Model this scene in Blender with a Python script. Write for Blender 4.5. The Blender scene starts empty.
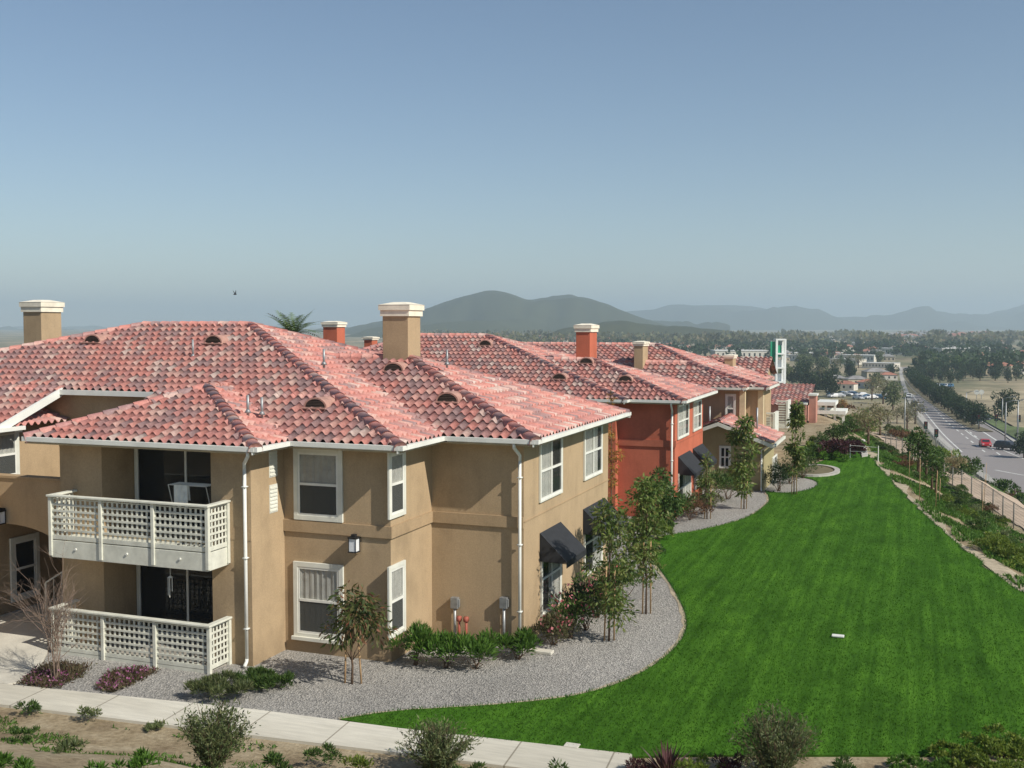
import bpy, math, random
import numpy as np
from mathutils import Vector, Matrix, noise
random.seed(7); np.random.seed(7)
SC = bpy.context.scene
COL = SC.collection
R = math.radians
# ------------------------------------------------------------------ camera
CAMZ = 8.0; F = 1080.0; YAW = R(20.5); PITCH = math.atan(59/F)
cd = bpy.data.cameras.new('camera'); cam = bpy.data.objects.new('camera', cd); COL.objects.link(cam)
cd.sensor_width = 36; cd.lens = 36*F/1024; cd.clip_start = .1; cd.clip_end = 60000
cam.location = (0, 0, CAMZ); cam.rotation_euler = (math.pi/2-PITCH, 0, YAW)
SC.camera = cam
_f = np.array([-math.sin(YAW)*math.cos(PITCH), math.cos(YAW)*math.cos(PITCH), -math.sin(PITCH)])
_r = np.array([math.cos(YAW), math.sin(YAW), 0]); _u = np.cross(_r, _f)
def ray(px, py):
    d = _f + (px-512)/F*_r - (py-384)/F*_u
    return d
def atz(px, py, z=0.):       # where the line of sight meets height z
    d = ray(px, py); t = (z-CAMZ)/d[2]; return (t*d[0], t*d[1], z)
def aty(px, py, Y):
    d = ray(px, py); t = Y/d[1]; return (t*d[0], Y, CAMZ+t*d[2])
def atx(px, py, X):
    d = ray(px, py); t = X/d[0]; return (X, t*d[1], CAMZ+t*d[2])
def atd(px, py, D):
    d = ray(px, py); t = D; return (t*d[0], t*d[1], CAMZ+t*d[2])
# ------------------------------------------------------------------ objects
def lin(c):
    return tuple(((v/255)/12.92 if v/255 <= .04045 else ((v/255+.055)/1.055)**2.4) for v in c)
def tag(o, label=None, cat=None, group=None, kind=None):
    if label: o['label'] = label
    if cat: o['category'] = cat
    if group: o['group'] = group
    if kind: o['kind'] = kind
    return o
def thing(name, loc, label, cat, group=None, rz=0):
    o = bpy.data.objects.new(name, None); COL.objects.link(o); o.location = loc; o.rotation_euler = (0, 0, rz)
    o.empty_display_size = .2
    return tag(o, label, cat, group)
def copytree(o, loc, rz=None, label=None, scale=None, parent=None):
    c = o.copy(); COL.objects.link(c); c.parent = parent
    if parent is None:
        c.location = loc
        if rz is not None: c.rotation_euler = (0, 0, rz)
        if label: c['label'] = label
        if scale: c.scale = (scale,)*3 if not isinstance(scale, tuple) else scale
    for ch in list(o.children): copytree(ch, None, parent=c)
    return c
class MB:
    """collects shapes into one mesh"""
    def __init__(s): s.v = []; s.f = []; s.m = []; s.uv = {}
    def poly(s, pts, m=0):
        b = len(s.v); s.v += [tuple(p) for p in pts]; s.f.append(tuple(range(b, b+len(pts)))); s.m.append(m)
    def faces(s, vs, fs, m=0):
        b = len(s.v); s.v += [tuple(p) for p in vs]
        for f in fs: s.f.append(tuple(b+i for i in f)); s.m.append(m)
        return s
    def box(s, a, b, m=0):
        x0, x1 = sorted((a[0], b[0])); y0, y1 = sorted((a[1], b[1])); z0, z1 = sorted((a[2], b[2]))
        vs = [(x, y, z) for z in (z0, z1) for y in (y0, y1) for x in (x0, x1)]
        return s.faces(vs, [(0,2,3,1),(4,5,7,6),(0,1,5,4),(2,6,7,3),(0,4,6,2),(1,3,7,5)], m)
    def bar(s, p, q, w, h=None, m=0, up=(0,0,1)):
        p = Vector(p); q = Vector(q); h = h or w; d = (q-p).normalized(); u = Vector(up)
        if abs(d.dot(u)) > .98: u = Vector((0,1,0))
        r = d.cross(u).normalized(); u = r.cross(d)
        vs = []
        for c in (p, q):
            for a, b in ((-1,-1),(1,-1),(1,1),(-1,1)): vs.append(c+r*a*w/2+u*b*h/2)
        return s.faces(vs, [(0,3,2,1),(4,5,6,7),(0,1,5,4),(1,2,6,5),(2,3,7,6),(3,0,4,7)], m)
    def tube(s, pts, rad, n=8, m=0, cap=True):
        pts = [Vector(p) for p in pts]; rs = rad if isinstance(rad, (list, tuple)) else [rad]*len(pts)
        b = len(s.v); pr = None
        for i, p in enumerate(pts):
            d = (pts[min(i+1, len(pts)-1)]-pts[max(i-1, 0)]).normalized()
            if pr is None:
                pr = d.cross(Vector((0,0,1)) if abs(d.z) < .9 else Vector((1,0,0))).normalized()
            else: pr = (pr-d*pr.dot(d)).normalized()
            q = d.cross(pr)
            for k in range(n):
                a = 2*math.pi*k/n; s.v.append(tuple(p+(pr*math.cos(a)+q*math.sin(a))*rs[i]))
        for i in range(len(pts)-1):
            for k in range(n):
                a = b+i*n+k; c = b+i*n+(k+1) % n
                s.f.append((a, c, c+n, a+n)); s.m.append(m)
        if cap:
            s.f.append(tuple(b+k for k in reversed(range(n)))); s.m.append(m)
            e = b+(len(pts)-1)*n; s.f.append(tuple(e+k for k in range(n))); s.m.append(m)
        return s
    def prism(s, poly, z0, z1, m=0):
        n = len(poly); vs = [(x, y, z0) for x, y in poly]+[(x, y, z1) for x, y in poly]
        fs = [tuple(reversed(range(n))), tuple(range(n, 2*n))]+[(i, (i+1) % n, (i+1) % n+n, i+n) for i in range(n)]
        return s.faces(vs, fs, m)
    def build(s, name, mats, parent=None, smooth=False, bevel=0):
        me = bpy.data.meshes.new(name); me.from_pydata(s.v, [], s.f)
        if not isinstance(mats, (list, tuple)): mats = [mats]
        for m in mats: me.materials.append(m)
        if len(mats) > 1: me.polygons.foreach_set('material_index', s.m)
        if smooth: me.polygons.foreach_set('use_smooth', [True]*len(s.f))
        me.update()
        o = bpy.data.objects.new(name, me); COL.objects.link(o)
        if parent is not None: o.parent = parent; o.location = tuple(-Vector(parent.location)) if parent.type == 'EMPTY' and parent.get('_w') else (0,0,0)
        if bevel:
            b = o.modifiers.new('bevel', 'BEVEL'); b.width = bevel; b.segments = 2; b.limit_method = 'ANGLE'
        return o
def world_parts(t): t['_w'] = 1; return t
def np_mesh(name, V, Fq, mats, parent=None, uv=None, rnd=None, smooth=False):
    """quads from numpy arrays"""
    me = bpy.data.meshes.new(name); nv = len(V); nf = len(Fq); k = Fq.shape[1]
    me.vertices.add(nv); me.vertices.foreach_set('co', np.asarray(V, dtype=np.float32).ravel())
    me.loops.add(nf*k); me.loops.foreach_set('vertex_index', np.asarray(Fq, dtype=np.int32).ravel())
    me.polygons.add(nf); me.polygons.foreach_set('loop_start', np.arange(0, nf*k, k, dtype=np.int32))
    if smooth: me.polygons.foreach_set('use_smooth', np.ones(nf, dtype=bool))
    if not isinstance(mats, (list, tuple)): mats = [mats]
    for m in mats: me.materials.append(m)
    if uv is not None:
        l = me.uv_layers.new(name='uv'); l.data.foreach_set('uv', np.asarray(uv, dtype=np.float32)[np.asarray(Fq).ravel()].ravel())
    if rnd is not None:
        a = me.attributes.new('rnd', 'FLOAT', 'FACE'); a.data.foreach_set('value', np.asarray(rnd, dtype=np.float32))
    me.update(calc_edges=True)
    o = bpy.data.objects.new(name, me); COL.objects.link(o)
    if parent is not None: o.parent = parent
    return o
# ------------------------------------------------------------------ materials
class NT:
    def __init__(s, m): s.t = m.node_tree; s.n = s.t.nodes; s.l = s.t.links
    def new(s, typ, **kw):
        n = s.n.new(typ)
        for k, v in kw.items():
            if k.startswith('_'): setattr(n, k[1:], v)
            else: n.inputs[k.replace('__', ' ')].default_value = v
        return n
    def link(s, a, b): s.l.new(a, b)
def new_mat(name):
    m = bpy.data.materials.new(name); m.use_nodes = True; m.node_tree.nodes.clear()
    t = NT(m); out = t.new('ShaderNodeOutputMaterial'); bs = t.new('ShaderNodeBsdfPrincipled'); t.link(bs.outputs[0], out.inputs[0])
    return m, t, bs, out
def ramp(t, fac, cols, interp='LINEAR'):
    r = t.new('ShaderNodeValToRGB'); r.color_ramp.interpolation = interp; e = r.color_ramp.elements
    while len(e) < len(cols): e.new(.5)
    for i, (p, c) in enumerate(cols): e[i].position = p; e[i].color = (*c, 1)
    t.link(fac, r.inputs[0]); return r
def mat(name, col, rough=.8, var=.12, scale=3., bump=0., bscale=40., metal=0., spec=.3, detail=5., fine=0.):
    """base colour broken up by two scales of noise, plus bump"""
    m, t, bs, out = new_mat(name)
    g = t.new('ShaderNodeNewGeometry')
    nz = t.new('ShaderNodeTexNoise', Scale=scale, Detail=detail, Roughness=.6); t.link(g.outputs['Position'], nz.inputs['Vector'])
    lo = tuple(max(0, c*(1-var*2)) for c in col); hi = tuple(min(1, c*(1+var*1.6)) for c in col)
    r = ramp(t, nz.outputs[0], [(.3, lo), (.5, col), (.72, hi)]); c = r.outputs[0]
    if fine:
        n2 = t.new('ShaderNodeTexNoise', Scale=bscale, Detail=3.); t.link(g.outputs['Position'], n2.inputs['Vector'])
        mx = t.new('ShaderNodeMixRGB', _blend_type='MULTIPLY', Fac=1.); r2 = ramp(t, n2.outputs[0], [(.3, (1-fine,)*3), (.7, (1+fine*.4,)*3)])
        t.link(c, mx.inputs[1]); t.link(r2.outputs[0], mx.inputs[2]); c = mx.outputs[0]
    t.link(c, bs.inputs['Base Color'])
    bs.inputs['Roughness'].default_value = rough; bs.inputs['Metallic'].default_value = metal; bs.inputs['Specular IOR Level'].default_value = spec
    if bump:
        nb = t.new('ShaderNodeTexNoise', Scale=bscale, Detail=4.); t.link(g.outputs['Position'], nb.inputs['Vector'])
        b = t.new('ShaderNodeBump', Strength=bump, Distance=.02); t.link(nb.outputs[0], b.inputs['Height']); t.link(b.outputs[0], bs.inputs['Normal'])
    return m
def stucco(name, col):
    m, t, bs, out = new_mat(name); g = t.new('ShaderNodeNewGeometry')
    mp = t.new('ShaderNodeMapping'); mp.inputs['Scale'].default_value = (1, 1, .7); t.link(g.outputs['Position'], mp.inputs[0])
    n1 = t.new('ShaderNodeTexNoise', Scale=1.1, Detail=6., Roughness=.65); t.link(mp.outputs[0], n1.inputs['Vector'])
    n3 = t.new('ShaderNodeTexNoise', Scale=28., Detail=3.); t.link(g.outputs['Position'], n3.inputs['Vector'])
    r = ramp(t, n1.outputs[0], [(.3, tuple(c*.80 for c in col)), (.5, col), (.72, tuple(c*1.1 for c in col))])
    r3 = ramp(t, n3.outputs[0], [(.3, (.9,)*3), (.7, (1.06,)*3)])
    mx = t.new('ShaderNodeMixRGB', _blend_type='MULTIPLY', Fac=1.); t.link(r.outputs[0], mx.inputs[1]); t.link(r3.outputs[0], mx.inputs[2])
    mq = t.new('ShaderNodeMapping'); mq.inputs['Scale'].default_value = (7, 7, .22); t.link(g.outputs['Position'], mq.inputs[0])
    nq = t.new('ShaderNodeTexNoise', Scale=1., Detail=3.); t.link(mq.outputs[0], nq.inputs['Vector']); rq = ramp(t, nq.outputs[0], [(.3, (.955,.955,.95)), (.5, (1.,)*3)])
    mw_ = t.new('ShaderNodeMixRGB', _blend_type='MULTIPLY', Fac=1.); t.link(mx.outputs[0], mw_.inputs[1]); t.link(rq.outputs[0], mw_.inputs[2]); mx = mw_
    # base colour gets darker towards the foot of the wall
    sp = t.new('ShaderNodeSeparateXYZ'); t.link(g.outputs['Position'], sp.inputs[0])
    mr = t.new('ShaderNodeMapRange'); mr.inputs[1].default_value = .0; mr.inputs[2].default_value = .7; mr.inputs[3].default_value = .82; mr.inputs[4].default_value = 1.
    t.link(sp.outputs[2], mr.inputs[0])
    m2 = t.new('ShaderNodeMixRGB', _blend_type='MULTIPLY', Fac=1.); t.link(mx.outputs[0], m2.inputs[1]); t.link(mr.outputs[0], m2.inputs[2])
    t.link(m2.outputs[0], bs.inputs['Base Color']); bs.inputs['Roughness'].default_value = .92; bs.inputs['Specular IOR Level'].default_value = .15
    nb = t.new('ShaderNodeTexNoise', Scale=60., Detail=4.); t.link(g.outputs['Position'], nb.inputs['Vector'])
    b = t.new('ShaderNodeBump', Strength=.5, Distance=.01); t.link(nb.outputs[0], b.inputs['Height']); t.link(b.outputs[0], bs.inputs['Normal'])
    return m
def tile_mat(name, k=1., purple=0.):
    m, t, bs, out = new_mat(name)
    uv = t.new('ShaderNodeUVMap', _uv_map='uv'); sp = t.new('ShaderNodeSeparateXYZ'); t.link(uv.outputs[0], sp.inputs[0])
    fl = []
    for i in (0, 1):
        a = t.new('ShaderNodeMath', _operation='FLOOR'); t.link(sp.outputs[i], a.inputs[0]); fl.append(a)
    cb = t.new('ShaderNodeCombineXYZ'); t.link(fl[0].outputs[0], cb.inputs[0]); t.link(fl[1].outputs[0], cb.inputs[1])
    wn = t.new('ShaderNodeTexWhiteNoise', _noise_dimensions='2D'); t.link(cb.outputs[0], wn.inputs['Vector'])
    g = t.new('ShaderNodeNewGeometry')
    n1 = t.new('ShaderNodeTexNoise', Scale=.45, Detail=3.); t.link(g.outputs['Position'], n1.inputs['Vector'])
    ad = t.new('ShaderNodeMath', _operation='MULTIPLY_ADD'); t.link(n1.outputs[0], ad.inputs[0]); ad.inputs[1].default_value = .5; 
    s2 = t.new('ShaderNodeMath', _operation='SUBTRACT'); t.link(wn.outputs[0], s2.inputs[0]); s2.inputs[1].default_value = .25+purple; t.link(s2.outputs[0], ad.inputs[2])
    cols = [(0, (.33,.21,.20)), (.15, (.41,.235,.215)), (.32, (.51,.23,.20)), (.52, (.59,.235,.19)), (.72, (.61,.29,.24)), (.88, (.60,.36,.30)), (1, (.60,.45,.39))]
    r = ramp(t, ad.outputs[0], [(p, tuple(x*k for x in c)) for p, c in cols])
    n2 = t.new('ShaderNodeTexNoise', Scale=14., Detail=5., Roughness=.7); t.link(g.outputs['Position'], n2.inputs['Vector'])
    r2 = ramp(t, n2.outputs[0], [(.25, (.74,.75,.78)), (.52, (1.02,)*3), (.7, (1.22,1.32,1.36))])
    mx = t.new('ShaderNodeMixRGB', _blend_type='MULTIPLY', Fac=1.); t.link(r.outputs[0], mx.inputs[1]); t.link(r2.outputs[0], mx.inputs[2])
    t.link(mx.outputs[0], bs.inputs['Base Color']); bs.inputs['Roughness'].default_value = .62; bs.inputs['Specular IOR Level'].default_value = .35
    b = t.new('ShaderNodeBump', Strength=.35, Distance=.01); t.link(n2.outputs[0], b.inputs['Height']); t.link(b.outputs[0], bs.inputs['Normal'])
    return m
def leaf_mat(name, cols, trans=.42, rough=.55, spec=.35):
    m, t, bs, out = new_mat(name)
    at = t.new('ShaderNodeAttribute', _attribute_name='rnd')
    oi = t.new('ShaderNodeObjectInfo')
    r = ramp(t, at.outputs['Fac'], [(i/(len(cols)-1), c) for i, c in enumerate(cols)])
    hs = t.new('ShaderNodeHueSaturation'); mr = t.new('ShaderNodeMapRange'); t.link(oi.outputs['Random'], mr.inputs[0]); mr.inputs[3].default_value = .82; mr.inputs[4].default_value = 1.15
    t.link(r.outputs[0], hs.inputs['Color']); t.link(mr.outputs[0], hs.inputs['Value'])
    t.link(hs.outputs[0], bs.inputs['Base Color']); bs.inputs['Roughness'].default_value = rough; bs.inputs['Specular IOR Level'].default_value = spec
    tr = t.new('ShaderNodeBsdfTranslucent'); t.link(hs.outputs[0], tr.inputs[0])
    mx = t.new('ShaderNodeMixShader', Fac=trans); t.link(bs.outputs[0], mx.inputs[1]); t.link(tr.outputs[0], mx.inputs[2]); t.link(mx.outputs[0], out.inputs[0])
    return m
def glass_mat(name, tint=(.03,.04,.045), a=.35, rough=.03):
    """dark tinted pane: mostly mirror of the sky over a partly see-through tint"""
    m, t, bs, out = new_mat(name)
    bs.inputs['Base Color'].default_value = (*tint, 1); bs.inputs['Roughness'].default_value = rough; bs.inputs['Specular IOR Level'].default_value = .8
    tr = t.new('ShaderNodeBsdfTransparent'); mx = t.new('ShaderNodeMixShader', Fac=a)
    t.link(tr.outputs[0], mx.inputs[1]); t.link(bs.outputs[0], mx.inputs[2]); t.link(mx.outputs[0], out.inputs[0])
    return m
M = {}
M['tan'] = stucco('tan_stucco', (.42,.31,.19))
M['tan_band'] = stucco('tan_band_stucco', (.40,.29,.175))
M['cream'] = stucco('cream_stucco', (.60,.50,.32))
M['red'] = stucco('red_stucco', (.50,.145,.085))
M['red_band'] = stucco('red_band_stucco', (.44,.14,.085))
M['olive'] = stucco('olive_stucco', (.36,.31,.17))
M['pink'] = stucco('pink_stucco', (.50,.25,.19))
M['white'] = mat('white_painted_wood', (.72,.72,.66), .55, .05, 2., .1, 60.)
M['trim'] = mat('pale_window_trim', (.66,.66,.58), .7, .06, 2.)
M['lattice'] = mat('lattice_paint', (.62,.62,.53), .65, .08, 4.)
M['soffit'] = mat('soffit_board', (.40,.33,.22), .8, .1, 3.)
M['cap'] = mat('chimney_cap_stucco', (.78,.72,.58), .85, .08, 2., .3)
M['tile'] = tile_mat('roof_tile_mix', .86)
M['ridge'] = tile_mat('ridge_tile_mix', .84, .03)
M['glass'] = glass_mat('window_glass', (.03,.035,.038), .24)
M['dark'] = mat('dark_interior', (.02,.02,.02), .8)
M['screen'] = glass_mat('insect_screen', (.06,.065,.06), .6, .8)
M['curtain'] = mat('curtain_cloth', (.84,.84,.76), .9, .08, 6.)
M['awning'] = mat('black_awning_cloth', (.022,.024,.028), .75, .15, 6., .1, 80., spec=.4)
M['galv'] = mat('galvanised_pipe', (.33,.34,.34), .5, .12, 8., metal=.6)
M['concrete'] = mat('sidewalk_concrete', (.56,.53,.45), .9, .1, 1.2, .25, 50., fine=.15)
M['bark'] = mat('tree_bark', (.13,.085,.055), .9, .2, 12., .5, 60.)
M['stake'] = mat('wooden_stake', (.46,.30,.16), .8, .12, 8.)
M['black'] = mat('black_metal', (.02,.02,.02), .5)
M['asphalt'] = mat('asphalt', (.155,.145,.145), .9, .1, .06, fine=.1, bscale=8.)
# ------------------------------------------------------------------ light
SUN = Vector((1, -.3, .87)).normalized()
w = bpy.data.worlds.new('World'); SC.world = w; w.use_nodes = True
wt = w.node_tree; wt.nodes.clear()
sky = wt.nodes.new('ShaderNodeTexSky'); sky.sky_type = 'NISHITA'; sky.sun_disc = False
sky.sun_elevation = math.asin(SUN.z); sky.sun_rotation = math.atan2(SUN.x, SUN.y)
sky.altitude = 100; sky.air_density = 1.0; sky.dust_density = 0.; sky.ozone_density = 2.3
bg = wt.nodes.new('ShaderNodeBackground'); bg.inputs[1].default_value = .080; wo = wt.nodes.new('ShaderNodeOutputWorld')
wt.links.new(sky.outputs[0], bg.inputs[0]); wt.links.new(bg.outputs[0], wo.inputs[0])
sl = bpy.data.lights.new('sun', 'SUN'); sl.energy = 4.8; sl.angle = R(.53); sl.color = (1, .94, .84)
so = bpy.data.objects.new('sun', sl); COL.objects.link(so); so.rotation_euler = SUN.to_track_quat('Z', 'Y').to_euler(); so.location = (30, -20, 60)
SC.view_settings.view_transform = 'Standard'; SC.view_settings.look = 'None'; SC.view_settings.exposure = .22; SC.view_settings.gamma = 1
SC.view_settings.use_curve_mapping = False
SC.cycles.max_bounces = 6; SC.cycles.transparent_max_bounces = 12; SC.cycles.volume_bounces = 1
SC.cycles.use_denoising = True
# ------------------------------------------------------------------ tiled roofs
def _span(poly, v):
    xs = []
    n = len(poly)
    for i in range(n):
        (u0, v0), (u1, v1) = poly[i], poly[(i+1) % n]
        if (v0-v)*(v1-v) <= 0 and abs(v0-v1) > 1e-9:
            xs.append(u0+(u1-u0)*(v-v0)/(v1-v0))
    return (min(xs), max(xs)) if xs else (0., 0.)
def tiles(O, e, g, s, polys, tw=.25, th=.36, sub=9, A=.056, lip=.042, off=.0):
    O = np.array(O, float); e = np.array([e[0], e[1], 0.]); g = np.array([g[0], g[1], 0.])
    Vs = []; Fs = []; UV = []; nb = 0
    for P in polys:
        q = [((x-O[0])*e[0]+(y-O[1])*e[1], (x-O[0])*g[0]+(y-O[1])*g[1]) for x, y in P]
        vmin = min(b for a, b in q); vmax = max(b for a, b in q)
        umin = min(a for a, b in q); umax = max(a for a, b in q)
        k0 = math.floor(vmin/th+1e-6); k1 = math.ceil(vmax/th-1e-6)
        uu = np.arange(math.floor(umin/tw)*sub, math.ceil(umax/tw)*sub+1)/sub*tw
        rows = []
        for k in range(k0, k1):
            for t, low in ((0., 1), (0., 0), (1., 0)):
                v = min(max((k+t)*th+(.055 if t else 0), vmin+1e-5), vmax-1e-5); rows.append((v, t, k, low))
        nu = len(uu)
        for v, t, k, low in rows:
            lo, hi = _span(q, v); u = np.clip(uu, lo, hi)
            p = (u/tw) % 1.0
            h = np.where(p < .64, A*np.sin(np.pi*p/.64), -.28*A*np.sin(np.pi*(p-.64)/.36))
            tt = min(1., v/th-k) if t else 0.
            lp = lip+.026*np.where(p < .64, np.sin(np.pi*np.minimum(p, .64)/.64), 0)
            rj = np.sin(np.floor(u/tw)*12.9898+k*78.233)*43758.5453; rj = rj-np.floor(rj)
            z = O[2]+s*v+off+h+lp*(1-tt)+.012*(rj-.5)*(1-tt)-(.018 if low else 0)
            pt = O[None, :]+u[:, None]*e[None, :]+v*g[None, :]; pt[:, 2] = z
            if t == 0.: pt = pt-g[None, :]*(.012*(rj-.5))[:, None]*1.5
            Vs.append(pt); UV.append(np.stack([u/tw*1., np.full(nu, k+.02+.96*t)], 1))
        nr = len(rows)
        for i in range(nr-1):
            a = nb+i*nu+np.arange(nu-1); f = np.stack([a, a+1, a+1+nu, a+nu], 1)
            U = Vs[-nr+i][:, :2]; W = Vs[-nr+i+1][:, :2]
            w0 = np.abs(U[1:]-U[:-1]).sum(1)+np.abs(W[1:]-W[:-1]).sum(1)
            Fs.append(f[w0 > 1e-6])
        nb += nr*nu
    return np.concatenate(Vs), np.concatenate(Fs), np.concatenate(UV)
DIRS = {'F': ((1,0),(0,1)), 'R': ((0,1),(-1,0)), 'B': ((-1,0),(0,-1)), 'L': ((0,-1),(1,0))}
def hip_polys(x0, x1, y0, y1):
    w, h = x1-x0, y1-y0
    if w >= h:
        r = h/2; yc = (y0+y1)/2; a = (x0+r, yc); b = (x1-r, yc)
        return {'F': [(x0,y0),(x1,y0),b,a], 'R': [(x1,y0),(x1,y1),b], 'B': [(x1,y1),(x0,y1),a,b], 'L': [(x0,y1),(x0,y0),a]}, a, b, r
    r = w/2; xc = (x0+x1)/2; a = (xc, y0+r); b = (xc, y1-r)
    return {'F': [(x0,y0),(x1,y0),a], 'R': [(x1,y0),(x1,y1),b,a], 'B': [(x1,y1),(x0,y1),b], 'L': [(x0,y1),(x0,y0),a,b]}, a, b, r
def org(k, x0, x1, y0, y1): return {'F': (x0,y0), 'R': (x1,y0), 'B': (x1,y1), 'L': (x0,y1)}[k]
def join(parts):
    V = []; Fq = []; U = []; n = 0
    for v, f, u in parts: V.append(v); Fq.append(f+n); U.append(u); n += len(v)
    return np.concatenate(V), np.concatenate(Fq), np.concatenate(U)
CAPN = [0]
def caps(p0, p1, rad=.125, ln=.38, n=8, lift=.0, end=True):
    """overlapping barrel tiles from the low end p0 to the high end p1"""
    p0 = np.array(p0, float); p1 = np.array(p1, float); d = p1-p0; L = np.linalg.norm(d); d /= L
    r = np.cross(d, (0,0,1)); r /= np.linalg.norm(r); u = np.cross(r, d); u = u if u[2] > 0 else -u
    k = max(1, int(round(L/ln))); ln = L/k; V = []; Fq = []; U = []
    for i in range(k):
        CAPN[0] += 1; idx = CAPN[0]; b = i*2*(n+3)
        for t, rr, lf in ((0., rad*1.06, lift+.014), (1.12, rad*.94, lift)):
            c = p0+d*(i+t)*ln+u*lf
            prof = [(-rr*1.08, -.13)]+[(-rr*math.cos(math.pi*j/n), rr*math.sin(math.pi*j/n)*.72) for j in range(n+1)]+[(rr*1.08, -.13)]
            for a, h in prof: V.append(c+r*a+u*h); U.append((idx+.5, idx*7+.5))
        m = n+3
        for j in range(m-1): Fq.append((b+j, b+j+1, b+m+j+1, b+m+j))
        for j in range(n//2): # front end closed
            Fq.append((b+1+j, b+2+j, b+1+n-1-j if 1+n-1-j > 2+j else b+2+j, b+1+n-j))
    return np.array(V), np.array([f for f in Fq]), np.array(U)
def hip_roof(parent, x0, x1, y0, y1, ze, s, faces='FRL', tw=.25, th=.36, sub=9, front=None, capset=('F', 'R'), rad=.15, name='roof', hips=None, ridge=True, A=.056, rx=None):
    P, a, b, r = hip_polys(x0, x1, y0, y1); zr = ze+s*r; W = (x1-x0) >= (y1-y0)
    if rx:                      # ridge ends moved along X: the end slopes are a little shallower or steeper
        if W: a = (rx[0], a[1]); b = (rx[1], b[1]); P = {'F': [(x0,y0),(x1,y0),b,a], 'R': [(x1,y0),(x1,y1),b], 'B': [(x1,y1),(x0,y1),a,b], 'L': [(x0,y1),(x0,y0),a]}
        else: a = (rx[0], a[1]); b = (rx[0], b[1]); P = {'F': [(x0,y0),(x1,y0),a], 'R': [(x1,y0),(x1,y1),b,a], 'B': [(x1,y1),(x0,y1),b], 'L': [(x0,y1),(x0,y0),a,b]}
    sl = {'F': (zr-ze)/(a[1]-y0), 'B': (zr-ze)/(y1-b[1]), 'R': (zr-ze)/(x1-b[0]), 'L': (zr-ze)/(a[0]-x0)}
    ps = []
    for k in faces:
        e, g = DIRS[k]; o = org(k, x0, x1, y0, y1)
        polys = front if (k == 'F' and front) else [P[k]]
        ps.append(tiles((*o, ze), e, g, sl[k], polys, tw, th, sub, A=A))
    V, Fq, U = join(ps)
    ro = np_mesh(name, V, Fq, M['tile'], parent, uv=U)
    fix(ro, parent)
    cs = []
    A_ = (*a, zr); B_ = (*b, zr)
    corners = {'FL': ((x0,y0,ze), A_), 'FR': ((x1,y0,ze), B_ if W else A_), 'BR': ((x1,y1,ze), B_), 'BL': ((x0,y1,ze), A_ if W else B_)}
    for k in (hips or ('FL', 'FR', 'BR')): cs.append(caps(*corners[k], rad=rad))
    if ridge and (Vector(A_)-Vector(B_)).length > .4: cs.append(caps(A_, B_, rad=rad))
    V, Fq, U = join(cs); c = np_mesh('ridge_cap', V, Fq, M['ridge'], ro, uv=U)
    return ro
def fix(o, parent):
    if parent is not None and parent.type == 'EMPTY' and parent.get('_w'): o.location = tuple(-Vector(parent.location))
def eaves(parent, segs, ze, soff=(), gut=M['white']):
    """gutters along segments (plan points, outward normal) and soffit rectangles"""
    mb = MB()
    for (xa, ya), (xb, yb), (nx, ny) in segs:
        z1 = ze+.03; z0 = ze-.075
        d = Vector((xb-xa, yb-ya)).normalized()
        a = Vector((xa, ya)); b = Vector((xb, yb)); n = Vector((nx, ny))
        p = [a-n*.03, b-n*.03, b+n*.095, a+n*.095]
        mb.prism([tuple(q) for q in p] if (d.x*ny-d.y*nx) > 0 else [tuple(q) for q in reversed(p)], z0, z1)
        q = [a-n*.06, b-n*.06, b-n*.032, a-n*.032]          # fascia board behind the gutter
        mb.prism([tuple(t) for t in q] if (d.x*ny-d.y*nx) > 0 else [tuple(t) for t in reversed(q)], ze-.145, ze+.02)
    g = mb.build('gutter', gut, parent)
    if soff:
        m2 = MB()
        for x0, y0, x1, y1 in soff: m2.box((x0, y0, ze-.14), (x1, y1, ze-.11))
        m2.build('soffit', M['soffit'], parent)
    return g
def chimney(parent, x, y, w, dep, z0, z1, zt, m, tilt=0):
    mb = MB(); mb.box((x, y, z0), (x+w, y+dep, z1))
    c = mb.build('chimney', m, parent, bevel=.015)
    k = MB(); h = zt-z1
    k.box((x-.05, y-.05, z1), (x+w+.05, y+dep+.05, z1+h*.42))
    k.box((x-.09, y-.09, z1+h*.42+.001), (x+w+.09, y+dep+.09, z1+h*.8))
    cx, cy = x+w/2, y+dep/2
    b = [(x-.10, y-.10), (x+w+.10, y-.10), (x+w+.10, y+dep+.10), (x-.10, y+dep+.10)]
    t = [(cx+(px-cx)*.35, cy+(py-cy)*.35) for px, py in b]
    vs = [(px, py, z1+h*.802) for px, py in b]+[(px, py, z1+h) for px, py in t]
    k.faces(vs, [(3,2,1,0),(4,5,6,7)]+[(i, (i+1) % 4, (i+1) % 4+4, i+4) for i in range(4)])
    k.build('cap', M['cap'], c)
    return c
UP = Vector((0,0,1))
def lbox(mb, P, r, n, a0, a1, b0, b1, c0, c1, m=0):
    P = Vector(P); vs = [P+r*a+UP*b+n*c for c in (c0, c1) for b in (b0, b1) for a in (a0, a1)]
    mb.faces(vs, [(0,2,3,1),(4,5,7,6),(0,1,5,4),(2,6,7,3),(0,4,6,2),(1,3,7,5)], m)
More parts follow.
